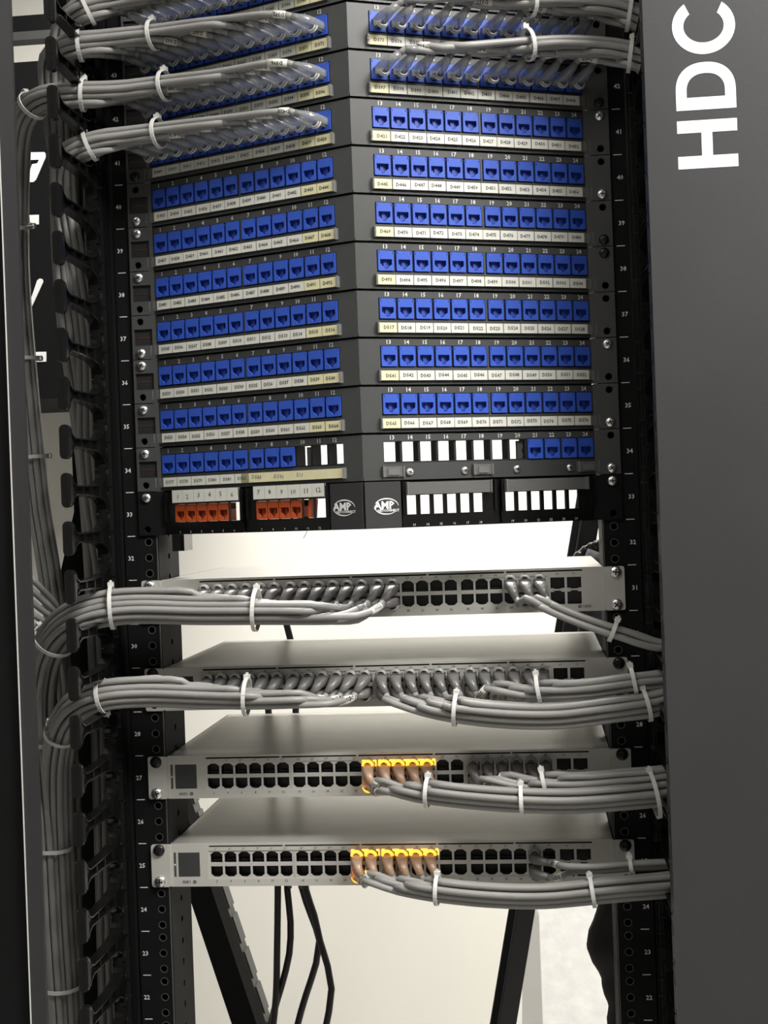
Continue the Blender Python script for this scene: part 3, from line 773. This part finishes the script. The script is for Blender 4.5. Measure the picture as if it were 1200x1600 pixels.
for u in (44, 43, 42, 41):
    B = BL[u]; base = 337 + 24 * (44 - u) - 1
    pn = {44: 'topmost blue panel', 43: 'second blue panel', 42: 'third blue panel', 41: 'fourth blue panel'}[u]
    for j, n in enumerate(range(12, 0, -1)):
        M = jack_M(u, n)
        cable(B, j, n, None, M, (-.92, .34), -1, 'clear', .030, 'grey cable in the %s port left of the centre fold, %s' % (ORDW[j], pn), 'grey patch cables of the left panel halves',
              ('D%d' % (base + n)) if (n >= 10 or n in (5, 7)) else None)
BRp = {}
BRp[43] = Bundle('r43', [(585, 34, -.140), (625, 22, -.126), (660, 12, -.115), (720, 7, -.098), (830, 9, -.068), (900, 10, -.055), (950, 14, -.052), (1000, 28, -.052), Vector((.300, -.045, 1.86)), Vector((.325, -.02, 1.80)), Vector((.330, -.01, 1.6)), Vector((.330, -.01, 1.35))], 12)
BRp[42] = Bundle('r42', [(590, 106, -.140), (630, 96, -.125), (670, 91, -.112), (720, 87, -.098), (800, 80, -.075), (880, 75, -.058), (940, 78, -.052), (985, 85, -.052), (1016, 96, -.052), Vector((.300, -.045, 1.815)), Vector((.330, -.02, 1.75)), Vector((.345, -.01, 1.55)), Vector((.345, -.01, 1.3))], 12)
for u in (43, 42):
    B = BRp[u]; base = 337 + 24 * (44 - u) - 1
    pn = {43: 'second blue panel', 42: 'third blue panel'}[u]
    for j, n in enumerate(range(13, 25)):
        M = jack_M(u, n)
        cable(B, j, n, None, M, (.55, .80) if n > 13 else (.8, .6), -1, 'clear', .030, 'grey cable in the %s port right of the centre fold, %s' % (ORDW[j], pn), 'grey patch cables of the right panel halves',
              ('D%d' % (base + n)) if n in (14, 17, 20, 21, 23, 24) else None)

# switches, cables to the left
L31 = [(2, 1, 'b'), (2, 1, 't'), (2, 0, 'b'), (2, 0, 't')] + [(1, i, 'b') for i in range(5, -1, -1)] + [(1, i, 't') for i in range(5, -1, -1)] + [(0, i, 't') for i in range(5, -1, -1)]
L29 = [(1, 5, 'b'), (1, 5, 't'), (1, 4, 'b'), (1, 3, 'b'), (1, 4, 't'), (1, 2, 'b'), (1, 1, 'b'), (1, 0, 'b')] + [(1, i, 't') for i in range(3, -1, -1)] + [(0, i, 't') for i in range(5, -1, -1)]
B31 = Bundle('s31', [(640, 932, -.050), (600, 938, -.050), (540, 945, -.050), (400, 946, -.050), (300, 946, -.050), (230, 944, -.052), (175, 947, -.056), (135, 956, -.060), (102, 976, -.050), (78, 1008, -.035), (66, 1055, -.015), (64, 1110, .010), (70, 1180, .022), (80, 1300, .024), (88, 1450, .024), (98, 1600, .024), (102, 1690, .024)], 22, False)
B29 = Bundle('s29', [(600, 1068, -.050), (550, 1078, -.050), (470, 1083, -.050), (385, 1085, -.050), (300, 1083, -.050), (230, 1081, -.052), (160, 1087, -.058), (125, 1102, -.052), (103, 1130, -.035), (92, 1175, -.010), (90, 1240, .015), (96, 1400, .030), (106, 1550, .030), (112, 1690, .030)], 18, False)
for (u, B, L, nm) in ((31, B31, L31, 'top switch'), (29, B29, L29, 'second switch')):
    for j, (g, i, r) in enumerate(L):
        n = (g * 6 + i) * 2 + (1 if r == 't' else 2)
        tx = ('D%d' % (210 + j)) if (u == 29 and j in (0, 1, 4, 8, 10)) or (u == 31 and j in (1, 3)) else None
        cable(B, j, j, None, port_M(u, g, i, r), (-.55, -.85 if r == 't' else -.1), 1 if r == 't' else -1, 'boot', .030,
              'grey cable bending left from %s row, %s port of %s block, %s' % ('upper' if r == 't' else 'lower', ORDW[i], ORDW[g], nm), 'grey cables leaving the switches to the left', tx)
# switches, cables to the right
VR = lambda z, k: [Vector((.300, -.050, z)), Vector((.330, -.025, z - .07)), Vector((.345, -.012 + k, z - .25)), Vector((.345, -.012 + k, z - .45))]
RB = [
 (31, Bundle('r31', [(775, 905, -.050), (800, 918, -.050), (850, 945, -.052), (905, 968, -.055), (958, 986, -.058), (1000, 999, -.058), (1042, 1012, -.056)] + VR(1.305, 0), 4, False), [(3, 3, 't'), (3, 4, 'b'), (3, 4, 't'), (3, 5, 't')], 'top switch'),
 (29, Bundle('r29a', [(580, 1068, -.045), (620, 1082, -.050), (660, 1096, -.053), (712, 1107, -.056), (800, 1116, -.058), (880, 1116, -.060), (960, 1106, -.060), (1010, 1100, -.058), (1044, 1093, -.056)] + VR(1.255, .01), 12, False), [(2, 0, 'b'), (2, 0, 't'), (2, 1, 'b'), (2, 1, 't'), (2, 2, 'b'), (2, 2, 't'), (2, 3, 'b'), (2, 3, 't'), (2, 4, 'b'), (2, 4, 't'), (2, 5, 'b'), (2, 5, 't')], 'second switch'),
 (29, Bundle('r29b', [(715, 1058, -.040), (760, 1068, -.044), (800, 1075, -.046), (842, 1079, -.048), (900, 1078, -.050), (950, 1073, -.051), (990, 1067, -.052), (1044, 1062, -.050)] + VR(1.275, .0), 8, False), [(3, 0, 'b'), (3, 0, 't'), (3, 1, 'b'), (3, 1, 't'), (3, 2, 't'), (3, 3, 't'), (3, 4, 't'), (3, 5, 't')], 'second switch'),
 (27, Bundle('r27a', [(560, 1205, -.045), (600, 1220, -.050), (635, 1230, -.053), (668, 1236, -.056), (740, 1244, -.058), (815, 1249, -.060), (900, 1250, -.060), (980, 1244, -.060), (1022, 1240, -.058), (1052, 1236, -.056)] + VR(1.165, .005), 9, False), [(1, 5, 'b'), (1, 5, 't'), (2, 0, 'b'), (2, 0, 't'), (2, 1, 'b'), (2, 1, 't'), (2, 2, 'b'), (2, 2, 't'), (2, 3, 't')], 'third switch'),
 (27, Bundle('r27b', [(715, 1196, -.040), (755, 1206, -.044), (800, 1216, -.046), (850, 1222, -.047), (920, 1222, -.048), (975, 1217, -.050), (1015, 1214, -.052), (1050, 1211, -.050)] + VR(1.185, .0), 7, False), [(3, 0, 'b'), (3, 0, 't'), (3, 1, 't'), (3, 2, 't'), (3, 3, 't'), (3, 4, 't'), (3, 5, 't')], 'third switch'),
 (25, Bundle('r25a', [(545, 1350, -.045), (590, 1368, -.050), (640, 1382, -.053), (683, 1389, -.056), (760, 1397, -.058), (850, 1399, -.060), (925, 1392, -.060), (1000, 1385, -.058), (1056, 1381, -.056)] + VR(1.08, .0), 9, False), [(1, 4, 'b'), (1, 4, 't'), (1, 5, 't'), (2, 0, 'b'), (2, 0, 't'), (2, 1, 'b'), (2, 1, 't'), (2, 2, 't'), (2, 3, 't')], 'lowest switch'),
 (25, Bundle('r25b', [(845, 1352, -.045), (880, 1357, -.048), (930, 1358, -.050), (985, 1353, -.050), (1054, 1350, -.050)] + VR(1.10, .01), 2, False), [(3, 4, 'b'), (3, 4, 't')], 'lowest switch'),
]
for (u, B, L, nm) in RB:
    for j, (g, i, r) in enumerate(L):
        n = (g * 6 + i) * 2 + (1 if r == 't' else 2)
        lit = (g, i, r) in (A27 if u == 27 else A25 if u == 25 else [])
        tx = ('D%d' % (228 + j + u)) if (j % 2 == 0 or j < 3) and u != 31 else None
        straight = (B.name == 'r25b')
        cable(B, j, j, None, port_M(u, g, i, r), (1, -.1) if straight else (.42, -.95 if r == 't' else -.25), 1 if r == 't' else -1, 'amber' if lit else 'boot', .012 if not straight else .02,
              '%s cable bending right from %s row, %s port of %s block, %s' % ('amber-lit grey' if lit else 'grey', 'upper' if r == 't' else 'lower', ORDW[i], ORDW[g], nm), 'grey cables leaving the switches to the right', tx)
RBD = {b.name: b for _, b, _, _ in RB}
# ties
BL[44].tie((130, 14, -.054), 'white cable tie at the very top left, on the uppermost cable bundle', flip=-2)
BL[43].tie((118, 70, -.054), 'left cable tie on the second cable bundle from the top left')
BL[43].tie((240, 58, -.054), 'right cable tie on the second cable bundle from the top left', flip=-1)
BL[42].tie((130, 147, -.054), 'middle cable tie on the third left bundle, just right of the fingers')
BL[42].tie((258, 137, -.057), 'right cable tie on the third left bundle near the clear plugs', flip=-1)
BL[42].tie((46, 165, -.06), 'cable tie where the third left bundle bends down behind the fingers', flip=-2)
BL[41].tie((136, 227, -.05), 'left cable tie on the fourth left bundle beside rack mark 41', flip=-2)
BL[41].tie((248, 211, -.054), 'right cable tie on the fourth left bundle beside the clear plugs', flip=-1)
BL[42].tie((28, 355, .03), 'grey cable tie on the vertical cables left of the white square', head=(1.5, 0))
BL[42].tie((39, 555, .042), 'cable tie on the vertical cables beside the lower white square', head=(1.5, 0))
BL[42].tie((54, 718, .042), 'cable tie on the vertical cables beside the wedge of cream wall', head=(1.5, 0))
BRp[43].tie((835, 8, -.068), 'left cable tie on the uppermost right bundle')
BRp[43].tie((992, 24, -.052), 'right cable tie on the uppermost right bundle next to the cover', flip=3)
BRp[42].tie((826, 80, -.072), 'left cable tie on the right bundle at rack mark 42')
BRp[42].tie((987, 86, -.052), 'right cable tie on the right bundle at rack mark 42, next to the cover', flip=2)
B31.tie((400, 946, -.05), 'cable tie in the middle of the bundle from the uppermost switch', flip=.5)
B31.tie((173, 947, -.056), 'cable tie at the left end of the bundle from the uppermost switch')
B31.tie((82, 1003, -.037), 'dark cable tie where the uppermost switch bundle turns down', flip=-1)
B31.tie((67, 1150, .018), 'cable tie on the vertical cables at rack mark 28', head=(1.2, 0))
B31.tie((81, 1328, .024), 'cable tie on the vertical cables beside the lowest switch', head=(1.5, 0))
B31.tie((94, 1545, .024), 'cable tie on the vertical cables near the bottom of the photo', head=(1.5, 0))
B29.tie((385, 1085, -.05), 'right cable tie on the left bundle from the second switch', flip=.5)
B29.tie((157, 1088, -.058), 'left cable tie on the left bundle from the second switch', head=(3.0, 0))
B29.tie((97, 1150, -.025), 'cable tie where the second switch bundle turns down into the channel', flip=-1)
RBD['r31'].tie((957, 986, -.058), 'cable tie on the four cables leaving the uppermost switch to the right', flip=-1)
RBD['r29a'].tie((706, 1107, -.056), 'left cable tie on the large right bundle of the second switch')
RBD['r29a'].tie((1006, 1100, -.058), 'right cable tie on the large right bundle of the second switch', flip=1)
RBD['r29b'].tie((840, 1079, -.048), 'left cable tie on the thin upper bundle of the second switch', flip=3)
RBD['r29b'].tie((990, 1067, -.052), 'right cable tie on the thin upper bundle of the second switch')
RBD['r27a'].tie((668, 1236, -.056), 'left cable tie on the bundle from the amber plugs of the third switch')
RBD['r27a'].tie((815, 1249, -.06), 'middle cable tie on the bundle from the amber plugs of the third switch')
RBD['r27b'].tie((852, 1222, -.047), 'slanting cable tie on the grey plugs bundle of the third switch', flip=4)
RBD['r27a'].tie((1028, 1238, -.058), 'wide cable tie round the third switch cables next to the cover', r=.021, flip=1)
RBD['r25a'].tie((683, 1389, -.056), 'left cable tie on the bundle under the lowest switch')
RBD['r25a'].tie((925, 1392, -.06), 'right cable tie on the bundle under the lowest switch', flip=.6)
RBD['r25b'].tie((985, 1353, -.05), 'small cable tie on the two cables at the lowest switch right end', flip=.6)

# ------------------------------------------------------------------ cable managers with fingers
def finger_mesh():
    mb = MB(); w = .0052
    # rounded T head
    hd = [rrect(-.0046, .0046, -.0156, .0156, .0040, 3), rrect(-.0052, .0052, -.0160, .0160, .0044, 3), rrect(-.0050, .0050, -.0158, .0158, .0044, 3)]
    mb.loft([[(x, y, z) for x, z in h] for h, y in zip(hd, (-.1405, -.1385, -.1335))], 0, False)
    mb.box(-.0008, .0008, -.1412, -.1400, -.0135, .0135)
    # arm: two flanges that spread into fillets at both ends, joined by a web
    for sg in (1, -1):
        pr = [(-.1340, .0125), (-.1310, .0075), (-.1230, .0046), (-.0900, .0050), (-.0600, .0062), (-.0450, .0085), (-.0360, .0130), (-.0310, .0205)]
        for i in range(len(pr) - 1):
            (y0, z0), (y1, z1) = pr[i], pr[i + 1]; vs = []
            for (y, z) in ((y0, z0), (y1, z1)):
                for x in (-w, w):
                    vs += [(x, y, sg * z), (x, y, sg * (z - .0014))]
            mb.add(vs, [(0, 2, 6, 4), (1, 5, 7, 3), (0, 4, 5, 1), (2, 3, 7, 6), (0, 1, 3, 2), (4, 6, 7, 5)])
    pts = [(-.1340, .0060), (-.12, .0040), (-.09, .0045), (-.06, .0056), (-.045, .0078), (-.034, .0140)]
    vs = []; fs = []
    for (y, z) in pts: vs += [(-.0009, y, z), (-.0009, y, -z), (.0009, y, z), (.0009, y, -z)]
    for i in range(len(pts) - 1):
        a = i * 4; fs += [(a, a + 4, a + 5, a + 1), (a + 2, a + 3, a + 7, a + 6)]
    mb.add(vs, fs)
    for yy in (-.105, -.080, -.056): mb.box(-w, w, yy - .0007, yy + .0007, -.0044, .0044)
    # little snap tabs at the root
    mb.box(-.0052, .0115, -.0325, -.0300, .0030, .0050).box(-.0052, .0115, -.0325, -.0300, -.0120, -.0100)
    mb.box(-.0060, .0060, -.0330, -.0260, -.0215, .0215)
    return mb.mesh('finger', [M_['plastic']])
FM = finger_mesh()
def manager(sd, label):
    t = thing('cable_manager', label, 'cable manager', (sd * .2695, 0, Z0), 'upright cable managers beside the rack')
    for u in range(ULO, UHI):
        o = obj('finger', FM, t, T(0, 0, (u + .035) * U - Z0) @ Matrix.Scale(-sd, 4, (1, 0, 0)))
    a, b = sorted((sd * -.0045, sd * .0015))
    MB().box(a, b, -.0300, -.0270, ULO * U - Z0, UHI * U - Z0).build('root_bar', M_['plastic'], t)
    a, b = sorted((sd * -.0050, sd * -.0030))
    MB().box(a, b, -.026, .0860, 0, UHI * U - Z0).build('channel_wall', M_['rack'], t)
    sl = MB()
    for u in range(ULO, UHI): sl.box(sd * .0 - .0035, sd * .0 + .0035, -.0335, -.0300, (u + .5) * U - Z0 - .006, (u + .5) * U - Z0 + .006)
    sl.build('snap_tabs', M_['plastic'], t)['kind'] = 'stuff'
    a, b = sorted((sd * -.005, sd * .0600))
    qa, qb, qc = sd * -.005, sd * .0675, sd * .1000
    pl = [(qa, 0), (qc, 0), (qc, 1.33 - Z0), (qb, 1.45 - Z0), (qb, UHI * U - Z0), (qa, UHI * U - Z0)]
    MB().plate(pl if sd > 0 else pl[::-1], [], .084, .086).build('channel_light_block', M_['rack'], t)  # back sheet widened to block light coming from behind the fingers
    return t
manager(-1, 'open cable manager with black plastic fingers left of the rack')
manager(1, 'black fingered cable manager mostly behind the lettered cover right of the rack')

# cover over the right cable manager with HDC lettering
cv = thing('manager_cover', 'dark grey cover with three large white sideways letters right of the rack', 'cover', (.2645, -.15, Z0))
h = 2.2
MB().plate([(0, 0), (.0, h), (.20, h), (.20, 0)][::-1][::-1] and rect(0, .20, 0, h), [], 0, .0015).build('front_sheet', M_['cover'], cv)
MB().box(0, .0012, .0015, .032, 0, h).box(0, .006, .0305, .032, 0, h).box(.1988, .20, .0015, .12, 0, h).build('edge_return', M_['cover'], cv)
MB().box(.0002, .0014, .0335, .0350, 0, h).build('edge_trim', M_['slot'], cv)
lt = MB()
ZL = lambda z: z - Z0
xb, xt = .3415 - .2645, .2905 - .2645        # baseline (right) and cap line (left)
yl = -.0003
# H
lt.box(xt, xb, yl, 0, ZL(1.7256), ZL(1.7364)).box(xt, xb, yl, 0, ZL(1.7565), ZL(1.7672))
lt.box(xt + .0205, xt + .0298, yl, 0, ZL(1.7364), ZL(1.7565))
def outline(kind):
    W = .0510
    cx = (xb + xt) / 2; out = []
    return cx, W
# D : stem along z 1.777..1.788, bowl upward
def arc(cx, cz, rx, rz, a0, a1, n): return [(cx + rx * math.cos(a0 + (a1 - a0) * k / n), cz + rz * math.sin(a0 + (a1 - a0) * k / n)) for k in range(n + 1)]
cx = (xb + xt) / 2
def sup(cx, cz, rx, rz, a0, a1, n, e):
    o = []
    for k in range(n + 1):
        a = a0 + (a1 - a0) * k / n; c, s = math.cos(a), math.sin(a)
        o.append((cx + rx * math.copysign(abs(c) ** e, c), cz + rz * math.copysign(abs(s) ** e, s)))
    return o
D0, D1 = ZL(1.7762), ZL(1.8172)
outer = [(xt, D0), (xb, D0)] + sup(cx, D0 + .0165, (xb - xt) / 2, D1 - D0 - .0165, 0, PI, 22, .88)
inner = [(xt + .0092, D0 + .0108), (xb - .0092, D0 + .0108)] + sup(cx, D0 + .0165, (xb - xt) / 2 - .0092, D1 - D0 - .0165 - .0095, 0, PI, 22, .88)
lt.plate(outer, [inner], yl, 0)
# C : open towards +z, ends at top
C0 = ZL(1.8240); cz = C0 + .0245; RX, RZ = .0268, .0245; tx, tz = .0096, .0100
a0, a1 = -PI - .62, .62
o_ = arc(cx, cz, RX, RZ, .93, -PI - .93, 36); i_ = arc(cx, cz, RX - tx, RZ - tz, -PI - .82, .82, 36)
# straight cut ends
lt.plate((o_ + i_)[::-1], [], yl, 0)
lt.build('white_lettering', M_['white'], cv)

# frame strip and black cover left of the left manager
fr = thing('upright_strip', 'tall dark grey frame strip at the left edge of the photo', 'frame', (-.3165, -.15, Z0))
MB().plate(rrect(.0, .0143, 0, 2.3, .0008, 1), [], 0, .002).box(.0110, .0125, .002, .010, 0, 2.3).box(0, .0015, .002, .03, 0, 2.3).build('front_sheet', M_['cover'], fr)
MB().box(-.0006, .0002, -.0014, .0, 0, 2.3).build('bright_edge', M_['tie'], fr)  # pale line drawn as the highlight along the strip's edge
bc = thing('side_cover', 'black cover panel beyond the frame strip at the far left edge', 'cover', (-.42, -.145, Z0))
MB().plate(rrect(0, .1020, 0, 2.3, .002, 2), [], 0, .002).box(.1, .102, .002, .03, 0, 2.3).build('front_sheet', M_['ear'], bc)
bc.children[0].data.materials[0] = mat('black_cover_paint', (.0065, .0065, .007), .6, noise=.1, nscale=8, spec=.15)

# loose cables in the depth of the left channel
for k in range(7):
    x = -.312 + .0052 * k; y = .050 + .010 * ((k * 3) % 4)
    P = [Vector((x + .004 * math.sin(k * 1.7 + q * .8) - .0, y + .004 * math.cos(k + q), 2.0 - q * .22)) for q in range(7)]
    o0 = P[0]; th = thing('channel_cable', ['shade-darkened grey cable running down inside the left channel'][0], 'network cable', o0, 'cables deep in the left channel')
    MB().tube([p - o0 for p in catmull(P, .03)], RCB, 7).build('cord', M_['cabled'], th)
# bright cables crossing behind the frame strip
for k in range(6):
    a = at(20, 880 + 19 * k + (4 if k == 2 else 0), -.030 + .004 * (k % 2)); m1 = at(46, 900 + 19 * k, -.030 + .004 * (k % 2)); b = at(70 - k * 1.0, 925 + 15 * k, -.018); c = at(96 - 1.5 * k, 962 + 9 * k, .010); d = at(104, 1060, .03); e = at(108, 1300, .05); f = at(112, 1690, .05)
    th = thing('crossing_cable', 'light grey cable crossing from the frame strip into the channel, %s of six' % ['topmost', 'second', 'third', 'fourth', 'fifth', 'lowest'][k], 'network cable', a, 'cables crossing in behind the frame strip')
    MB().tube([p - a for p in catmull([a, m1, b, c, d, e, f], .012)], .0032, 8).build('cord', M_['cable'], th)

# ------------------------------------------------------------------ things behind the rack
bd = thing('black_cabinet', 'black cabinet far behind the left channel with white rounded figures', 'cabinet', (-.9, 1.0, Z0))
zt = 2.2446
b_ = MB().plate(rrect(-.5, .46, 0, 1.655 - Z0 + .59, .004, 2), [], 0, .02)
b_ = MB().plate(rrect(-.5, .46, 1.655 - Z0, zt - Z0, .004, 2), [], 0, .02).box(-.49, .45, .02, .5, 1.67 - Z0, zt - Z0 - .01)
b_.build('door', M_['rack'], bd)
MB().box(-.48, .44, .5, .75, 1.70 - Z0, zt - Z0 - .05).build('wall_mount', M_['rack'], bd)
def W(u, v):
    p = at(u, v, .999); return (p.x + .9, p.z - Z0)
seven = [W(46, 238), W(69, 237.5), W(71, 240), W(71, 246), W(56, 281), W(52, 284.5), W(44, 284.5), W(42.5, 279), W(50, 256.5), W(58, 255), W(61, 249.5), W(45.5, 250)]
MB().plate(seven[::-1], [], -.001, 0).build('white_figure', M_['white'], bd)
for q in ([W(46, 336), W(60.5, 335.5), W(60.5, 350.5), W(47, 351)], [W(50, 462), W(58, 438), W(62, 435), W(66, 436), W(67.5, 440), W(52, 474), W(42, 494), W(36, 490)], [W(54, 550), W(72, 549.5), W(72, 565), W(54, 565.5)]):
    MB().plate(q[::-1], [], -.001, 0).build('white_mark', M_['white'], bd)
rl = thing('wall_rail', 'dark horizontal rail with a grey lower lip high on the wall at top left', 'rail', (-.9, 1.35, 0))
p0 = at(40, 24, 1.35); p1 = at(40, 50, 1.35); p2 = at(40, 63, 1.35)
MB().box(-.8, .55, 0, .03, p1.z, p0.z).build('rail_body', M_['rack'], rl); MB().box(-.8, .55, -.004, .03, p2.z, p1.z).build('lower_lip', M_['slot'], rl)

# slanting rear braces
def brace(label, a, b, wpx, y, duct=None, edge=False):
    A = at(*a, y); Bq = at(*b, y); d = (Bq - A).normalized(); L = (Bq - A).length; sx = Vector((d.z, 0, -d.x))
    if sx.x < 0: sx = -sx
    A2 = A - d * .25; L2 = L + .75
    t = thing('rear_brace', label, 'brace', A2 + d * L2, 'slanting braces behind the rack')
    M = Matrix((sx, Vector((0, 1, 0)), -d)).transposed().to_4x4()
    t.matrix_world = Matrix.Translation(A2 + d * L2) @ M
    MB().plate(rrect(0, wpx, 0, L2, .002, 2), [], 0, .03).build('bar', M_['rack'], t)
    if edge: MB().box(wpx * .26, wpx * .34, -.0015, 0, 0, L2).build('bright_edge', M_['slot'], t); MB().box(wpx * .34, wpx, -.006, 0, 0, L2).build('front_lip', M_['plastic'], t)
    if duct:
        x0 = wpx; mb = MB().box(x0, x0 + duct * .82, 0, .03, 0, L2)
        k = 0; z = 0
        while z < L2 - .05:
            mb.box(x0 + duct * .5, x0 + duct, .002, .028, z, z + .038); z += .05
        mb.build('slotted_duct', M_['slot'], t)
    return t
brace('slanting black rear brace behind the switches, right of centre', (898, 800), (766, 1600), .036, .62, edge=True)
brace('slanting black rear brace with notched grey duct at lower left', (275, 1340), (362, 1600), .033, .50, duct=.016)

# white mottled board and the edge strip of the wall beside it
x845 = at(846, 1500, 1.2).x; ztop = at(846, 1413, 1.2).z
wb = thing('white_board', 'white mottled board standing behind the lower right of the rack', 'board', (x845, 1.2, Z0))
MB().plate(rrect(0, .5, 0, ztop - Z0, .003, 2), [], 0, .03).build('sheet', M_['board'], wb)
xp = at(797, 1600, 1.2).x
ps = thing('wall_post', 'pale rounded upright between the slanting brace and the mottled board', 'post', (xp, 1.2, Z0))
MB().plate([(0, 0), (x845 - xp - .002, 0), (x845 - xp - .002, ztop - Z0 - .03), (x845 - xp - .012, ztop - Z0), (.030, ztop - Z0)], [], .0, .04).build('upright', mat('shaded_wall_paint', (.50, .49, .455), .6, noise=.04, nscale=8), ps)  # wall paint greyed to stand for a face in shade

# black power cords
def cordx(label, pts, r=.0036, fl=True):
    Q = [p if isinstance(p, Vector) else at(*p) for p in pts]
    if fl: Q += [Q[-1] + Vector((.004, .02, -.25)), Vector((Q[-1].x + .01, Q[-1].y + .06, Z0 + .03)), Vector((Q[-1].x + .03, Q[-1].y + .20, Z0 + .006))]
    P = catmull(Q, .015); o0 = P[0]
    t = thing('power_cord', label, 'power cord', o0, 'black power cords behind the switches')
    MB().tube([p - o0 for p in P], r, 8).build('cord', M_['cord'], t)
    pl = MB().box(-.012, .012, -.012, .012, -.012, .004).loft([[(rr * math.cos(q * PI / 4), rr * math.sin(q * PI / 4), z) for q in range(8)] for rr, z in ((.009, .004), (.006, .018), (.0042, .03))][::1])
    pl.build('plug', M_['cord'], t, Matrix.Rotation(PI, 4, 'X') @ T(0, 0, -.03) if False else T(0, 0, -.004) @ Matrix.Rotation(PI, 4, 'X'))
    return t
def zb(u, y=.31): return (u - 1) * U + .02
cordx('straight black power cord hanging under the lowest switch, leftmost', [at(434, 1340, .32), (434, 1400, .32), (433, 1480, .32), (431, 1560, .32), (427, 1600, .32), (420, 1680, .32)], .0042)
cordx('black power cord curving down to the left, second from left under the lowest switch', [at(449, 1345, .325), (449, 1390, .325), (454, 1440, .325), (452, 1490, .325), (440, 1540, .325), (428, 1580, .327), (421, 1610, .33), (412, 1690, .33)], .0042)
cordx('black power cord crossing to the lower left under the lowest switch', [at(470, 1345, .33), (472, 1388, .33), (486, 1430, .33), (499, 1470, .332), (494, 1505, .335), (478, 1555, .335), (464, 1605, .335), (450, 1690, .335)], .0042)
cordx('black power cord bowing to the right under the lowest switch', [at(474, 1345, .315), (478, 1390, .315), (491, 1430, .315), (500, 1470, .315), (512, 1510, .315), (518, 1545, .315), (514, 1580, .315), (508, 1610, .315), (500, 1690, .315)], .0042)
cordx('short black power cord seen under the uppermost switch', [at(434, 905, .33), (445, 965, .33), (454, 1000, .33), (461, 1030, .34), (462, 1105, .34), (463, 1180, .34), (468, 1250, .34), (471, 1330, .34)], .0042, False)
cordx('short black power cord seen left under the second switch', [at(418, 1060, .33), (419, 1105, .33), (425, 1180, .335), (432, 1260, .335), (434, 1330, .33)], .0042, False)

# black sleeve of cables behind the right post
sl = thing('cable_sleeve', 'bulging black cable sleeve hanging behind the right post', 'cable sleeve', at(985, 1380, .14))
P = [(990, 1280, .14), (985, 1400, .14), (975, 1440, .14), (966, 1480, .14), (975, 1520, .14), (982, 1560, .14), (986, 1620, .14), (988, 1700, .14)]
rr = [.022, .028, .033, .033, .026, .024, .024, .024]
Q = [at(*p) for p in P]; Q[-1] = Vector((Q[-2].x, .15, Z0 + .01)); rr[-1] = .022; Q.insert(7, Q[6] + Vector((0, 0, -.2))); rr.insert(7, .024)
cc = catmull(Q, .008); m = len(cc); NQ = len(Q) - 1
cum = [(p.z) for p in cc]
rs = []
for i in range(m):
    a = max(q for q in range(NQ) if cc[i].z <= Q[q].z + 1e-6) if cc[i].z <= Q[0].z else 0
    f = a + min(1, max(0, (Q[a].z - cc[i].z) / max(1e-6, Q[a].z - Q[a + 1].z))); rs.append(rr[a] + (rr[a + 1] - rr[a]) * (f - a) + .0016 * math.sin(i * 1.3))
o0 = sl.location.copy()
MB().tube([p - o0 for p in cc], rs, 14).build('sleeve', M_['bag'], sl)
hs = thing('corrugated_hose', 'black corrugated hose curving behind the right end of the uppermost switch', 'hose', at(905, 872, .36))
cc = catmull([at(*p) for p in [(894, 892, .36), (905, 876, .36), (922, 862, .36), (945, 854, .34), (970, 850, .30), (1000, 850, .28)]], .003)
MB().tube([p - hs.location for p in cc], [.0095 + (.0012 if i % 3 == 0 else 0) for i in range(len(cc))], 12).build('hose', M_['plastic'], hs)
dk = thing('rear_sleeve', 'dark sleeved cables filling the gap behind the right post beside the two upper switches', 'cable sleeve', at(955, 960, .33))
cc = catmull([at(*p) for p in [(950, 868, .33), (940, 900, .33), (936, 960, .33), (938, 1010, .33), (950, 1080, .33), (965, 1200, .33), (975, 1400, .3)]], .01)
MB().tube([p - dk.location for p in cc], .026, 12).build('sleeve', M_['bag'], dk)

# one stray hair-thin wire below the orange jacks
a, b = at(474, 841, -.06), at(480, 829, -.06)
th = thing('wire_strand', 'hair-thin dark wire strand under the orange jack panel', 'wire', b)
MB().tube([(0, 0, 0), (a - b) * .5 + Vector((.0004, 0, 0)), a - b], .0003, 5).build('strand', M_['cord'], th)
